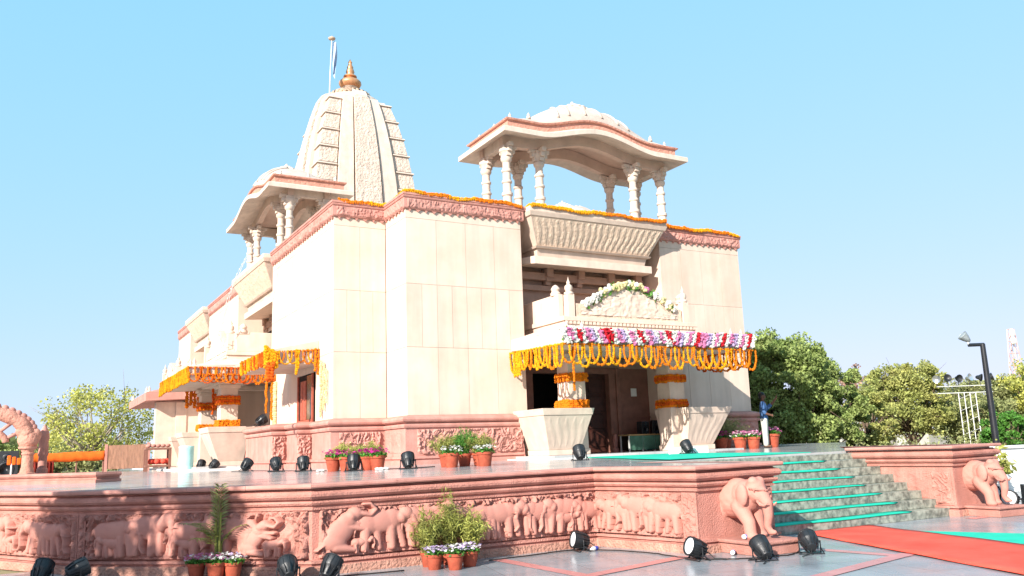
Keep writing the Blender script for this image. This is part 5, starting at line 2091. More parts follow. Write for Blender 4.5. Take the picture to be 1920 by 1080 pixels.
G1 = 'pots with lilac flowers before the elephant frieze'
flowering('flower pot with pale lilac blooms, left of the three before the elephant frieze', (5.20, 11.50, 0), FLIL, G1, .72, 1, FWHT)
flowering('flower pot with white and lilac blooms, front one of the three before the elephant frieze', (5.42, 11.28, 0), FWHT, G1, .76, 2, FLIL)
flowering('flower pot with lilac blooms, right of the three before the elephant frieze', (5.72, 11.42, 0), FLIL, G1, .74, 3, FWHT)
G2 = 'feathery bushes behind the lilac flowers'
grassy('left feathery green bush behind the lilac flower pots', (5.26, 11.84, 0), .74, .26, G2, .7, LF_G, 11, 75)
grassy('tallest feathery bush with upright fronds behind the lilac flower pots', (5.60, 11.86, 0), .95, .20, G2, .7, LF_G, 12, 75)
grassy('right feathery bush behind the lilac flower pots', (5.94, 11.80, 0), .72, .25, G2, .7, LF_S, 13, 75)
G3 = 'flower pots around the potted palm'
flowering('pink flower pot left of the palm at the chamfered wall', (2.24, 13.05, 0), FPNK, G3, .76, 4, FWHT)
flowering('white flower pot directly in front of the palm at the chamfered wall', (2.46, 12.82, 0), FWHT, G3, .80, 5, FPNK)
flowering('white flower pot right of the palm at the chamfered wall', (2.68, 12.76, 0), FWHT, G3, .76, 6, FLIL)
palm('thin potted palm with a tall tuft before the chamfered wall', (2.52, 13.02, 0), 1.22, None, .75, 7)
G4 = 'magenta flower pots before the stepped plinth'
for i, (x, y, w) in enumerate(((6.38, 19.75, 'leftmost'), (6.60, 19.45, 'second from the left'), (6.95, 19.0, 'third from the left'), (7.12, 18.8, 'rightmost'))):
    flowering('magenta flower pot on the platform, %s of the row of four' % w, (x, y, DZ(x)), FMAG, G4, 1.12, 20 + i)
grassy('yellow-green bush behind the left magenta flower pots', (6.75, 19.9, DZ(6)), .46, .34, 'bushes behind the magenta flowers', 1.0, LF_S, 26, 90)
grassy('yellow-green bush behind the right magenta flower pots', (7.15, 19.5, DZ(6)), .46, .34, 'bushes behind the magenta flowers', 1.0, LF_G, 27, 90)
G5 = 'white flower pots before the carved plinth'
flowering('left white flower pot before the carved plinth panel', (8.40, 17.55, DZ(8)), FWHT, G5, 1.1, 31)
flowering('right white flower pot before the carved plinth panel', (8.98, 17.05, DZ(8)), FWHT, G5, 1.1, 32)
for x, y, h, w, lb, sd in ((8.55, 18.15, .58, .38, 'left green bush behind the white flower pots', 33), (8.90, 17.9, .70, .26, 'tall bright green bush between the white flower pots', 34), (9.18, 17.7, .55, .36, 'right green bush behind the white flower pots', 35)):
    grassy(lb, (x, y, DZ(x)), h, w, 'bushes behind the white flowers', 1.0, LF_G if sd != 34 else LF_B, sd, 100)
G6 = 'pots by the right porch seat wall'
flowering('pink flower pot in the sun right of the front porch, left of the two', (20.6, 21.0, DZ(20)), FPNK, G6, 1.35, 41, FWHT)
flowering('pink flower pot in the sun right of the front porch, right of the two', (21.0, 20.8, DZ(20)), FPNK, G6, 1.35, 42, FWHT)
flowering('dark pot with magenta flowers in the shade behind the two pink flower pots', (20.9, 22.2, DZ(20)), FMAG, G6, 1.4, 43)
grassy('shaded palm-like bush in the shadow right of the front porch', (21.4, 22.5, DZ(20)), 1.15, .75, G6, 1.2, LF_O, 44, 150)
flowering('dark red pot with dusky flowers at the right corner of the temple', (22.7, 21.6, DZ(22)), FPNK, G6, 1.6, 45)

# ================================================================== TABLE WITH SPEAKERS IN THE PORCH
tb = thing('glass_fronted_table', 'wooden-topped table with a green glass front inside the front porch', 'table', (18.6, 23.5, 1.4))
b = MB()
b.box(17.75, 19.5, 23.25, 23.85, 1.93, 1.975)
obj('table_top', b, mat('light_wood', (0.42, 0.27, 0.12), 0.5, 0.15, 6.0, vscale=(1, 6, 6)), tb, bevel=.006)
GG = mat('green_glass', (0.10, 0.24, 0.17), 0.12, 0.25, 1.5, spec=0.5)
for a, c in ((17.82, 18.36), (18.38, 18.88), (18.90, 19.44)):
    b = MB()
    b.box(a, c, 23.28, 23.295, 1.45, 1.925)
    obj('glass_panel', b, GG, tb)
for x in (17.80, 18.37, 18.89, 19.45):
    b = MB()
    b.box(x - .02, x + .02, 23.30, 23.34, 1.402, 1.928)
    b.box(x - .02, x + .02, 23.76, 23.80, 1.402, 1.928)
    obj('leg', b, STEEL, tb)
b = MB()
b.box(17.82, 19.44, 23.78, 23.80, 1.45, 1.92)
obj('back_panel', b, DARK, tb)


def speaker(label, loc, w, d, h, rz, grp=None):
    t = thing('loudspeaker', label, 'loudspeaker', (0, 0, 0), grp)
    b = MB()
    b.hexa([(-w / 2, -d / 2, 0), (w / 2, -d / 2, 0), (w * .36, d / 2, 0), (-w * .36, d / 2, 0)], [(-w / 2, -d / 2, h), (w / 2, -d / 2, h), (w * .36, d / 2, h), (-w * .36, d / 2, h)])
    obj('cabinet', b, BLACK, t, bevel=.012, origin=(0, 0, 0))
    b = MB()
    b.lathe([(w * .36, 0), (w * .34, .01), (w * .2, -.02), (.01, -.01)], (0, -d / 2 - .004, h * .32), 18, Matrix.Rotation(math.pi / 2, 3, 'X'))
    obj('woofer', b, LAMPB, t, smooth=True, origin=(0, 0, 0))
    b = MB()
    b.lathe([(w * .2, 0), (w * .18, .01), (.01, -.01)], (0, -d / 2 - .004, h * .74), 16, Matrix.Rotation(math.pi / 2, 3, 'X'))
    obj('tweeter', b, LAMPB, t, smooth=True, origin=(0, 0, 0))
    return place(t, loc, rz)


speaker('small black loudspeaker on the porch table, left of the two', (18.55, 23.5, 1.977), .36, .3, .42, R_(8), 'loudspeakers on the porch table')
speaker('small black loudspeaker on the porch table, right of the two', (19.12, 23.5, 1.977), .40, .3, .46, R_(-10), 'loudspeakers on the porch table')
speaker('large black loudspeaker on the platform at the left edge of the photo', (-.42, 38.2, DZ(0)), .8, .6, 1.0, R_(-10))
speaker('black loudspeaker on the paving beyond the right elephant statue', (18.9, 10.7, 0), .5, .45, .5, R_(40))

# ================================================================== PERSON
pn = thing('person', 'person in a blue shirt with one hand raised beside the right temple corner', 'person', (0, 0, 0))
B = MB()                                  # head, neck, hands and forearms
B.ball((0, 0, 1.66), .105, 16, 12, (.82, .95, 1.12))
B.ball((0, -.085, 1.64), .03, 8, 6, (.7, 1.2, 1.1))
for s in (-1, 1):
    B.ball((s * .09, 0, 1.65), .03, 8, 6, (.4, .8, 1.2))
limb(B, [(0, .0, 1.46), (0, 0, 1.58)], [.062, .056])
limb(B, [(.36, -.26, 1.42), (.30, -.40, 1.58)], [.042, .033])
limb(B, [(-.33, -.10, 1.08), (-.26, -.26, 1.02)], [.042, .033])
for hx, hy, hz, dx, dz in ((.29, -.42, 1.62, -.2, .9), (-.245, -.30, 1.01, .5, -.3)):
    B.ball((hx, hy, hz), .045, 10, 8, (.9, .6, 1.1))
    for k in range(4):
        o = (k - 1.5) * .02
        limb(B, [(hx + o, hy - .005, hz + .03 * dz), (hx + o + dx * .03, hy - .02, hz + (.07 + .01 * (k % 2)) * dz), (hx + o + dx * .05, hy - .035, hz + (.095 + .012 * (k % 2)) * dz)], [.011, .010, .008], 8)
    limb(B, [(hx + .035, hy, hz), (hx + .06, hy - .02, hz + .035 * dz)], [.012, .009], 8)
for s in (-1, 1):
    limb(B, [(s * .10, 0, .14), (s * .10, .0, .05)], [.05, .045])
    limb(B, [(s * .10, .03, .04), (s * .105, -.14, .03)], [.045, .035])
limb(B, [(0, .0, 1.42), (0, 0, .95)], [.10, .12])
for s in (-1, 1):
    limb(B, [(s * .09, 0, .95), (s * .10, 0, .5), (s * .10, 0, .12)], [.085, .06, .045])
    limb(B, [(s * .17, 0, 1.40), (s * (.36 if s > 0 else .30), -.06 if s > 0 else -.02, 1.26 if s > 0 else 1.16)], [.05, .045])
limb(B, [(.35, -.06, 1.26), (.36, -.26, 1.42)], [.045, .042])
limb(B, [(-.30, -.02, 1.16), (-.33, -.10, 1.08)], [.045, .042])
fused('body', B, SKIN, pn, .011, 2)
B = MB()
B.ball((0, .02, 1.70), .112, 16, 12, (.84, .96, .92))
B.ball((0, .05, 1.64), .10, 14, 10, (.86, .8, 1.0))
fused('hair', B, HAIR, pn, .012, 2)
for s in (-1, 1):
    B = MB()
    B.ball((s * .036, -.088, 1.665), .012, 8, 6)
    obj('eye', B, HAIR, pn, origin=(0, 0, 0))
B = MB()
B.ball((0, -.095, 1.605), .022, 8, 6, (1.3, .5, .35))
obj('mouth', B, BROWN, pn, origin=(0, 0, 0))
B = MB()
B.ball((0, 0, 1.28), .2, 16, 12, (.98, .62, 1.05))
B.ball((0, .01, 1.10), .19, 16, 12, (.96, .64, 1.2))
B.ball((0, 0, .93), .185, 16, 12, (1.0, .70, .9))
limb(B, [(-.13, 0, 1.42), (.13, 0, 1.42)], [.075, .075])
limb(B, [(.17, 0, 1.41), (.37, -.06, 1.25), (.365, -.20, 1.37)], [.078, .066, .06])
limb(B, [(-.17, 0, 1.41), (-.31, -.02, 1.16), (-.335, -.07, 1.10)], [.078, .066, .06])
fused('shirt', B, SHIRT, pn, .014, 3)
B = MB()
B.ball((0, 0, .90), .17, 16, 12, (1.0, .72, .8))
for s in (-1, 1):
    limb(B, [(s * .085, 0, .88), (s * .10, .0, .5), (s * .10, 0, .10)], [.112, .092, .082])
fused('trousers', B, TROUS, pn, .014, 3)
place(pn, (22.25, 21.45, DZ(22) + .02), R_(38), 1.05)

# ================================================================== LEFT END OF THE PLATFORM
tg = thing('torana_gate', 'carved pink sandstone arch gate cut off by the left edge of the photo', 'gate', (.2, 38, 1.23))
b = MB()
b.lathe([(.34, 1.22), (.34, 1.36), (.27, 1.40), (.24, 1.55), (.22, 1.6), (.215, 2.05), (.25, 2.08), (.25, 2.13), (.21, 2.16), (.23, 2.24), (.32, 2.30), (.33, 2.38)], (.2, 38, 0), 16)
obj('pillar', b, PINKC, tg, smooth=True, sharp=35)
b = MB()
b.ball((.2, 38, 2.65), .42, 14, 10, (.9, .7, 1.05))
b.ball((.42, 38, 2.80), .24, 12, 8, (.9, .7, 1.2))
b.ball((-.02, 38, 2.95), .28, 12, 8, (.9, .7, .9))
fused('beast_capital', b, PINKC, tg, .03, 3, origin=(.2, 38, 2.3))
b = MB()
pts, rs = [], []
for k in range(26):
    a = math.pi * k / 25
    pts.append((-2.0 + 2.15 * math.cos(a), 38, 2.75 + 1.05 * math.sin(a) ** .9))
    rs.append(.26 + .03 * math.sin(k * 2.2))
b.tube(pts, rs, 12)
obj('arch', b, PINKC, tg, smooth=True)
for k in range(1, 25):
    p = Vector(pts[k])
    o = (p - Vector((-2.0, 38, 2.6))).normalized()
    b = MB()
    b.ball(tuple(p + o * .26), .15, 8, 6, (1, .8, 1))
    obj('arch_scallop', b, PINK, tg, smooth=True)
b = MB()
pts2 = [(-2.0 + 1.45 * math.cos(math.pi * k / 20), 38, 2.55 + .62 * math.sin(math.pi * k / 20)) for k in range(21)]
b.tube(pts2, .12, 10)
obj('inner_arch', b, PINKC, tg, smooth=True)
for k in range(7):
    a = math.pi * (k + .6) / 8
    b = MB()
    b.tube([(-2.0 + 1.45 * math.cos(a), 38, 2.55 + .62 * math.sin(a)), (-2.0 + 2.0 * math.cos(a), 38, 2.72 + .98 * math.sin(a))], .07, 8)
    obj('arch_strut', b, PINK, tg, smooth=True)
b = MB()
b.lathe([(.34, 1.22), (.34, 1.36), (.27, 1.40), (.22, 1.6), (.215, 2.05), (.25, 2.1), (.33, 2.38)], (-4.2, 38, 0), 16)
obj('pillar', b, PINKC, tg, smooth=True, sharp=35)
b = MB()
b.lathe([(.20, 1.23), (.20, 1.5), (.16, 1.55), (.16, 2.0), (.19, 2.05), (.17, 2.6), (.20, 2.7), (.17, 2.95), (.10, 3.1), (.02, 3.25)], (.75, 39.2, 0), 12)
tag(obj('stone_post', b, PINK, None, smooth=True, sharp=35), 'short pink sandstone post behind the arch gate', 'post')

ct = thing('orange_cloth_barrier', 'orange cloth stretched along a rail behind the arch gate', 'barrier', (1.8, 44, 1.24))
b = MB()
nx = 40
rw = []
for z, yo in ((2.16, 0), (2.12, -.05), (1.95, -.07), (1.74, -.05)):
    for i in range(nx):
        x = .1 + 3.25 * i / (nx - 1)
        rw.append((x, 44 + yo + .006 * math.sin(i * 1.3), z + (.015 * math.sin(i * .5) if z < 1.8 else .012 * math.sin(i * .33)) + .05 * i / nx))
b.grid(rw, nx, 4)
obj('cloth', b, CLOTHO, ct, smooth=True).modifiers.new('solid', 'SOLIDIFY').thickness = .01
for x in (.15, 1.2, 2.2, 3.3):
    b = MB()
    b.tube([(x, 44.03, 1.2), (x, 44.03, 2.15)], .035, 8)
    obj('post', b, BROWN, ct)
b = MB()
rw = []
for i in range(24):
    x = .35 + 1.0 * i / 23
    rw += []
for z in (1.80, 1.55, 1.26):
    for i in range(24):
        rw.append((.30 + 1.0 * i / 23, 43.9 + .05 * math.sin(i * 1.9), z))
b.grid(rw, 24, 3)
o = obj('hanging_cloth', b, CLOTHR, None, smooth=True)
o.modifiers.new('solid', 'SOLIDIFY').thickness = .01
tag(o, 'dark red cloth hanging below the orange barrier beside the arch gate', 'cloth')
b = MB()
for i in range(3):
    b.box(-.45 + .16 * i, -.32 + .16 * i, 37.2, 37.3, 1.7, 2.05 - .05 * i)
o = obj('orange_rag', b, CLOTHO, None, bevel=.03)
tag(o, 'orange cloth scraps hanging left of the arch gate pillar', 'cloth')
b = MB()
b.tube([(-.3, 37.25, 1.22), (-.3, 37.25, 1.75)], .03, 8)
tag(obj('marker_post', b, WPAINT, None), 'short white post under the orange cloth scraps', 'post')

# woven matting screen: hung cane strips on a frame
sc = thing('matting_screen', 'brown woven matting screen standing left of the farthest porch', 'screen', (3.9, 43, 1.25))
sx0, sx1, sy0, sy1 = 3.45, 4.95, 44.0, 42.2
for i in range(30):
    t0, t1 = i / 30, (i + .93) / 30
    b = MB()
    xa, ya, xb, yb = sx0 + (sx1 - sx0) * t0, sy0 + (sy1 - sy0) * t0, sx0 + (sx1 - sx0) * t1, sy0 + (sy1 - sy0) * t1
    b.hexa([(xa, ya, 1.34 + .06 * random.random()), (xb, yb, 1.34 + .06 * random.random()), (xb, yb + .03, 1.36), (xa, ya + .03, 1.36)], [(xa, ya, 2.42 + .03 * random.random()), (xb, yb, 2.42 + .03 * random.random()), (xb, yb + .03, 2.42), (xa, ya + .03, 2.42)])
    obj('cane_strip', b, MATB, sc)
for (x, y) in ((sx0 - .05, sy0), (sx1 + .05, sy1)):
    b = MB()
    b.box(x - .06, x + .06, y - .06, y + .06, 1.24, 2.5)
    obj('frame_post', b, PINK, sc)

# low red cart and things on it
kt = thing('wooden_stall', 'low dark wooden stall with red goods left of the turquoise bin', 'stall', (4.7, 37.4, 1.25))
for (a, c, z0, z1) in ((4.28, 5.25, 2.10, 2.18), (4.30, 5.23, 1.42, 1.5)):
    b = MB()
    b.box(a, c, 37.0, 37.6, z0, z1)
    obj('board', b, BROWN, kt, bevel=.01)
for x in (4.33, 5.2):
    for y in (37.05, 37.55):
        b = MB()
        b.box(x - .05, x + .05, y - .04, y + .04, 1.24, 2.098)
        obj('leg', b, BROWN, kt)
for i in range(6):
    b = MB()
    b.ball((4.5 + .12 * i, 37.2 + .08 * (i % 2), 1.64), .13, 8, 6, (1, 1, .9))
    tag(obj('red_bundle', b, REDC, None, smooth=True), 'small red cloth bundle inside the low wooden stall, %s from the left' % ('first', 'second', 'third', 'fourth', 'fifth', 'last')[i], 'bundle', 'red bundles inside the wooden stall')
for i in range(5):
    b = MB()
    b.ball((4.42 + .18 * i, 37.3, 2.26), .09, 8, 6, (1.3, 1, .8))
    tag(obj('red_bundle', b, PINK, None, smooth=True), 'dusty red bundle on top of the low wooden stall, %s from the left' % ('first', 'second', 'third', 'fourth', 'last')[i], 'bundle', 'red bundles on top of the wooden stall')
b = MB()
b.lathe([(.23, 1.262), (.235, 1.30), (.25, 1.6), (.255, 2.05), (.265, 2.10), (.25, 2.14), (.05, 2.15)], (5.08, 32.3, 0), 20)
tag(obj('turquoise_bin', b, CYAN, None, smooth=True, sharp=50), 'pale turquoise cloth-covered bin on the platform left of the side porch', 'bin')
# kerb at the back of the deck
b = MB()
b.sweep([(-.9, 24.8), (1.46, 20.9), (1.9, 21.2)], [(0.12, 1.2), (0.12, 1.3), (.06, 1.31), (.06, 1.36), (.10, 1.37), (.13, 1.41), (.10, 1.46), (-.25, 1.46), (-.25, 1.2)])
tag(obj('low_kerb_wall', b, PINKD, None), 'low pink sandstone kerb on the platform at the left', 'kerb')
# ================================================================== TREES AND DISTANCE
def tree(name, label, loc, top, rad, m, seed, n_cl=120, per=95, leaf=.16, crown_z0=.25, trunk=.16, sq=1.0, group='trees beyond the platform', sparse=0.0, bark=BARK, offs=(0, 0)):
    t = thing(name, label, 'tree', loc, group)
    rg = np.random.default_rng(seed)
    cz = top * (crown_z0 + 1) / 2
    rz = top * (1 - crown_z0) / 2
    # clump centres: uneven shell and interior
    C = []
    while len(C) < n_cl:
        d = rg.normal(size=3)
        d /= np.linalg.norm(d)
        r = rg.uniform(.45, 1.0) ** .55
        lob = 1 + .16 * math.sin(3 * math.atan2(d[1], d[0]) + seed) + .12 * math.sin(5 * d[2] + seed * 1.7)
        p = np.array([d[0] * rad * r * lob, d[1] * rad * r * sq * lob, cz + d[2] * rz * r * min(1.05, lob)])
        if p[2] > top * .12 and rg.random() > sparse * .3:
            C.append(p)
    C = np.array(C)
    tr = MB()
    tr.tube([(0, 0, -.05), (rad * .04, 0, top * .15), (rad * .02, rad * .03, top * .38), (0, 0, top * .62)], [trunk * 1.25, trunk, trunk * .75, trunk * .35], 9)
    br = MB()
    for c in C[:: max(1, int(len(C) / 34))]:
        z0 = top * rg.uniform(.10, .45)
        s = Vector((0, 0, z0))
        e = Vector(c)
        mid = s.lerp(e, .5) + Vector(rg.normal(size=3)) * rad * .06 + Vector((0, 0, -.05 * rad))
        br.tube([s, mid, e], [trunk * .42, trunk * .24, trunk * .06], 6)
        for _ in range(3):
            q = e + Vector(rg.normal(size=3)) * rad * .16
            br.tube([e.lerp(mid, .3), q], [trunk * .10, trunk * .03], 4)
    obj('trunk', tr, bark, t, smooth=True, origin=(0, 0, 0)).location = (0, 0, 0)
    obj('limbs', br, bark, t, smooth=True, recalc=False, origin=(0, 0, 0)).location = (0, 0, 0)
    L = []
    for c in C:
        cr = rad * rg.uniform(.13, .24)
        k = int(per * rg.uniform(.6, 1.4))
        d = rg.normal(size=(k, 3))
        d /= np.linalg.norm(d, axis=1)[:, None]
        L.append(c + d * cr * rg.random((k, 1)) ** .45 * np.array([1, 1, .8]))
    lf = MB()
    leaf_mesh(lf, np.concatenate(L), leaf, 0, rng=rg)
    obj('crown', lf, m, t, recalc=False, origin=(0, 0, 0)).location = (0, 0, 0)
    return t


def tree_px(name, label, px, d, ytop, **kw):
    pass


tree('dense_tree', 'dense dark green tree right behind the temple corner', (33.1, 30.6, 0), 6.95, 2.55, LF_D, 3, 330, 250, .105, .12, .22)
tree('dense_tree', 'dense tree with a thin upright tip, hidden partly by the temple corner', (30.9, 31.2, 0), 7.55, 1.35, LF_D, 4, 150, 210, .10, .15, .18)
tree('dense_tree', 'dense green tree at the right shoulder of the big dark tree', (36.2, 30.4, 0), 6.1, 1.7, LF_D, 5, 150, 210, .105, .1, .18)
tree('yellowing_tree', 'yellow-green open tree with a forked trunk in the middle of the right background', (50.0, 35.6, 0), 6.35, 2.5, LF_Y, 6, 180, 170, .105, .22, .2, sparse=.5)
tree('bare_tree', 'rusty half-bare tree behind the gap between the green and the yellow tree', (50.5, 39.5, 0), 6.4, 1.7, LF_P, 7, 60, 40, .13, .2, .12, sparse=.8, bark=BARKL)
tree('yellowing_tree', 'small yellow-green tree right of the dark tree', (41.8, 32.5, 0), 4.6, 1.7, LF_Y, 8, 110, 150, .095, .1, .14, sparse=.4)
tree('olive_tree', 'olive green tree behind the floodlight mast', (58.0, 35.5, 0), 5.2, 3.0, LF_O, 9, 150, 150, .12, .1, .18, sparse=.4)
tree('olive_tree', 'low olive tree left of the floodlight mast', (53.5, 33.0, 0), 4.1, 2.3, LF_O, 10, 120, 150, .11, .08, .15, sparse=.3)
tree('yellowing_tree', 'sunny yellow-green tree at the right edge of the photo', (60.0, 33.2, 0), 6.2, 2.6, LF_S, 11, 130, 130, .12, .15, .18, sparse=.5)
tree('olive_tree', 'olive tree between the black lamp post and the right edge', (62.5, 36.0, 0), 4.8, 2.8, LF_O, 12, 110, 80, .17, .08, .16)
tree('bushy_tree', 'low bright green bush behind the right end of the platform', (35.2, 20.6, 0), 2.45, 1.0, LF_B, 13, 90, 110, .09, .1, .08, group=None)
tree('yellowing_tree', 'broad sparse yellow-green tree beyond the left end of the platform', (4.1, 62.0, 0), 6.6, 3.5, LF_S, 14, 190, 40, .12, .22, .2, sparse=.7, group=None, bark=BARKL)
tree('bushy_tree', 'dark bush behind the arch gate', (-1.6, 50.0, 0), 3.4, 1.6, LF_D, 15, 80, 90, .12, .1, .1, group=None)
tree('bushy_tree', 'green bush with thin trunks below the orange barrier', (2.6, 50.0, 0), 2.3, 1.7, LF_O, 16, 90, 70, .12, .1, .1, group=None)
tree('bushy_tree', 'green bush behind the dark red cloth', (.7, 52.0, 0), 2.6, 1.4, LF_O, 17, 80, 70, .12, .1, .1, group=None)
# the tree whose shade falls on the chamfered wall stands left of the viewer
tree('shade_tree', 'tree standing left of the viewpoint whose shade falls on the platform wall', (-7.6, 8.7, 0), 7.6, 2.3, LF_D, 18, 70, 70, .16, .45, .16, sparse=.6, group=None)

# shrub belt and far wood
rg = np.random.default_rng(77)
sb = MB()
for k in range(70):
    a = k / 69
    x, y = 30.5 + 21 * a + rg.normal() * .5, 27.2 - 1.2 * a + rg.normal() * .8 + (2.0 if a < .2 else 0)
    h = rg.uniform(.8, 1.7)
    C = np.stack([x + rg.normal(size=170) * .55, y + rg.normal(size=170) * .5, np.abs(rg.normal(size=170)) * h * .5 + .1], 1)
    leaf_mesh(sb, C, .085, 0, rng=rg)
obj('shrub_belt', sb, LF_O, kind='stuff', recalc=False)
sb = MB()
for k in range(150):
    a = rg.random()
    ang = D2R(-14 + 90 * a)
    d = rg.uniform(95, 140)
    x, y = d * math.sin(ang), d * math.cos(ang)
    h = rg.uniform(3.0, 6.0)
    n = 260
    C = np.stack([x + rg.normal(size=n) * 2.2, y + rg.normal(size=n) * 2.2, h * rg.random(n) ** .8], 1)
    leaf_mesh(sb, C, .55, 0, rng=rg)
obj('far_wood', sb, LF_O, kind='stuff', recalc=False)

PALEW = mat('weathered_limewash', (0.42, 0.40, 0.36), 0.9, 0.1, 1.0)
# pale sheds glimpsed between the trunks
for i, (x, y, w) in enumerate(((47.0, 36.5, 2.6), (66.0, 42.0, 5.0))):
    s = thing('shed', ('small white shed glimpsed below the yellow-green tree', 'long pale shed behind the trees at the right')[i], 'shed', (x, y, 0))
    b = MB()
    b.box(x - w, x + w, y, y + 3, 0, 1.9)
    obj('wall', b, PALEW, s)
    b = MB()
    b.hexa([(x - w - .3, y - .4, 1.9), (x + w + .3, y - .4, 1.9), (x + w + .3, y + 3.3, 1.9), (x - w - .3, y + 3.3, 1.9)], [(x - w - .2, y + 1.3, 2.7), (x + w + .2, y + 1.3, 2.7), (x + w + .2, y + 1.6, 2.7), (x - w - .2, y + 1.6, 2.7)])
    obj('roof', b, STEEL, s)

# black street lamp
GREYM = mat('dull_grey_lamp_glass', (0.26, 0.29, 0.30), 0.35, 0.2, 9.0, spec=0.5)
lp = thing('street_lamp', 'black street lamp post with an angled lamp head at the right', 'street lamp', (25.9, 15.6, 0))
b = MB()
b.tube([(25.9, 15.6, 0), (25.9, 15.6, 2.2), (25.9, 15.6, 4.34)], [.105, .095, .075], 12)
obj('post', b, LAMPB, lp, smooth=True, sharp=60)
b = MB()
b.tube([(25.94, 15.58, 4.32), (25.54, 15.84, 4.32)], .055, 10)
obj('arm', b, LAMPB, lp, smooth=True, sharp=60)
b = MB()
b.tube([(25.56, 15.83, 4.34), (25.53, 15.85, 4.46)], .03, 8)
obj('stem', b, STEEL, lp)
b = MB()
M = Vector((-.62, .36, .70)).to_track_quat('Z', 'Y').to_matrix()
b.lathe([(.03, -.16), (.07, -.12), (.12, .0), (.165, .14), (.155, .15), (.12, .06)], (25.50, 15.87, 4.54), 14, M)
h_ = obj('lamp_head', b, GREYM, lp, smooth=True, sharp=50)
b = MB()
b.lathe([(.15, .135), (.10, .15), (.002, .155)], (25.50, 15.87, 4.54), 14, M)
obj('lamp_glass', b, GREYM, h_, smooth=True)

# floodlight mast with six lamps
lt = thing('floodlight_mast', 'white four-legged floodlight mast carrying a bar of six lamps', 'floodlight', (48.7, 30.5, 0))
dv = Vector((2.6, -1.5, 0)).normalized()
for i, o_ in enumerate((-.5, -.16, .18, .52)):
    p = Vector((48.55, 30.6, 0)) + dv * o_
    b = MB()
    b.tube([(p.x, p.y, 0), (p.x, p.y, 3.95)], .024, 6)
    obj('leg', b, WPAINT, lt)
b = MB()
for z in (.8, 1.5, 2.2, 2.9, 3.6):
    for o0, o1 in ((-.5, .52),):
        p, q = Vector((48.55, 30.6, z)) + dv * o0, Vector((48.55, 30.6, z + .35)) + dv * o1
        b.tube([p, q], .008, 5)
obj('lattice', b, WPAINT, lt)
for z in (3.95, 4.35):
    b = MB()
    p, q = Vector((48.4, 30.7, z)) - dv * 1.55, Vector((48.4, 30.7, z)) + dv * 1.75
    b.tube([p, q], .026, 6)
    obj('cross_bar', b, STEEL, lt)
for k in range(6):
    p = Vector((48.4, 30.7, 4.82)) + dv * (-1.5 + .64 * k)
    b = MB()
    M = Matrix.Rotation(D2R(75 if k % 2 else 100), 3, 'Y')
    b.lathe([(.03, -.22), (.09, -.18), (.13, -.05), (.23, .10), (.235, .13), (.21, .12), (.1, .0)], tuple(p), 12, Matrix.Rotation(D2R(-150 + 20 * k), 3, 'Z') @ M)
    lm = obj('floodlight', b, SILVER if k in (0, 3) else BLACK, lt, smooth=True, sharp=50)
    b = MB()
    b.tube([p + Vector((0, 0, -.12)), Vector((p.x, p.y, 4.36))], .025, 5)
    obj('bracket', b, BLACK, lt)

# distant lattice mast
ms = thing('radio_mast', 'faded red and white lattice mast far away at the right edge', 'radio mast', (151.8, 86.0, 0))
b = MB()
for k in range(9):
    z0, z1 = k * 2.15, (k + 1) * 2.15
    w0, w1 = 1.3 - .1 * k, 1.3 - .1 * (k + 1)
    for sx, sy in ((-1, -1), (1, -1), (1, 1), (-1, 1)):
        b.tube([(151.8 + sx * w0, 86 + sy * w0, z0), (151.8 + sx * w1, 86 + sy * w1, z1)], .09, 4)
        b.tube([(151.8 + sx * w0, 86 + sy * w0, z0), (151.8 - sy * w1, 86 + sx * w1, z1)], .05, 4)
        b.tube([(151.8 + sx * w1, 86 + sy * w1, z1), (151.8 - sy * w1, 86 + sx * w1, z1)], .05, 4)
obj('lattice_tower', b, MASTP, ms, recalc=False)
for z in (17.2, 18.6):
    b = MB()
    b.lathe([(.7, 0), (.75, .1), (.6, .3), (.05, .4)], (150.6, 85.2, z), 12, Matrix.Rotation(D2R(90), 3, 'X'))
    obj('dish_antenna', b, WPAINT, ms)

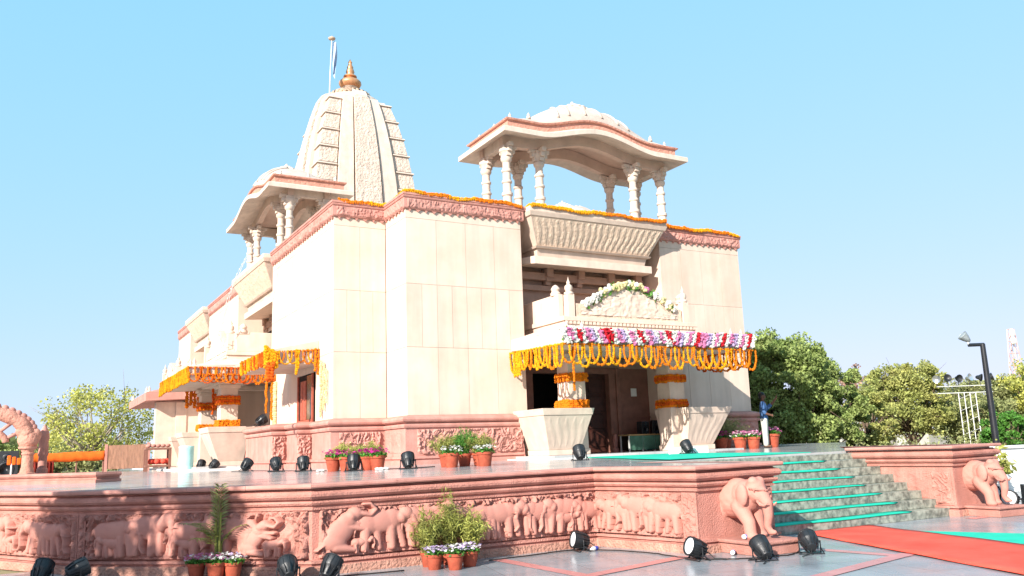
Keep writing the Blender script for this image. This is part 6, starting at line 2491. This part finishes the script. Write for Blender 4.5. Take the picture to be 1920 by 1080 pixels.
# white boundary wall at the right
bw = thing('boundary_wall', 'low white boundary wall behind the right end of the platform', 'wall', (26, 14.0, 0))
b = MB()
b.box(23.2, 40, 13.9, 14.15, 0, 1.16)
obj('wall_face', b, WPAINT, bw)
b = MB()
b.box(23.1, 40, 13.85, 14.2, 1.163, 1.24)
obj('coping', b, WPAINT, bw, bevel=.015)
sh = MB()
leaf_mesh(sh, np.stack([22.1 + rg.normal(size=160) * .10, 13.25 + rg.normal(size=160) * .10, .55 + np.abs(rg.normal(size=160)) * .28], 1), .08, 0, aspect=3, rng=rg)
tt = thing('yellow_shrub', 'small yellow-leaved shrub by the white wall right of the platform', 'shrub', (22.1, 13.25, 0))
obj('foliage', sh, LF_S, tt, recalc=False)
s = MB()
for k in range(5):
    s.tube([(22.1, 13.25, 0), (22.1 + .06 * math.cos(k * 1.3), 13.25 + .06 * math.sin(k * 1.3), .8)], .012, 5)
obj('stems', s, BARK, tt)

# flag pole on the spire
fp = thing('flagpole', 'thin flagpole with a limp pale blue flag on the left shoulder of the spire', 'flagpole', (14.85, 47.0, 22.4))
b = MB()
b.tube([(14.83, 47, 21.9), (14.9, 47, 24.5), (14.99, 47, 26.75)], [.045, .04, .03], 8)
obj('pole', b, STEEL, fp)
b = MB()
b.lathe([(.02, 26.62), (.20, 26.70), (.22, 26.78), (.06, 26.86), (.01, 26.95)], (14.99, 47, 0), 12)
obj('cap', b, AMAL, fp, smooth=True)
b = MB()
rw = []
for j in range(12):
    v = j / 11
    for i in range(8):
        u = i / 7
        rw.append((15.0 + .05 + (.34 * (1 - .35 * v)) * u * (.75 + .25 * math.sin(v * 5)), 47 + .09 * math.sin(u * 7 + v * 4), 26.5 - 2.0 * v - .35 * u * v + .1 * math.sin(u * 4)))
b.grid(rw, 8, 12)
obj('flag', b, FLAGC, fp, smooth=True, recalc=False)

# string of bulbs from the side pavilion down to the side porch
st = thing('light_string', 'twisted light cable hanging from the side pavilion to the side porch roof', 'light string', (6.6, 31, 6))
for k in (0, 1):
    b = MB()
    b.tube([(6.9 - .7 * q / 14 - .35 * math.sin(math.pi * q / 14) + .05 * k, 30.4 + 2.3 * q / 14 + .10 * math.sin(q * 1.9 + k * 3.14), 9.4 - 4.0 * q / 14) for q in range(15)], .009, 5)
    obj('cable', b, STEEL, st)
b = MB()
for q in range(1, 24):
    t = q / 24
    b.ball((6.9 - .7 * t - .35 * math.sin(math.pi * t), 30.4 + 2.3 * t, 9.4 - 4.0 * t), .028, 6, 4)
obj('bulbs', b, STEEL, st, recalc=False)
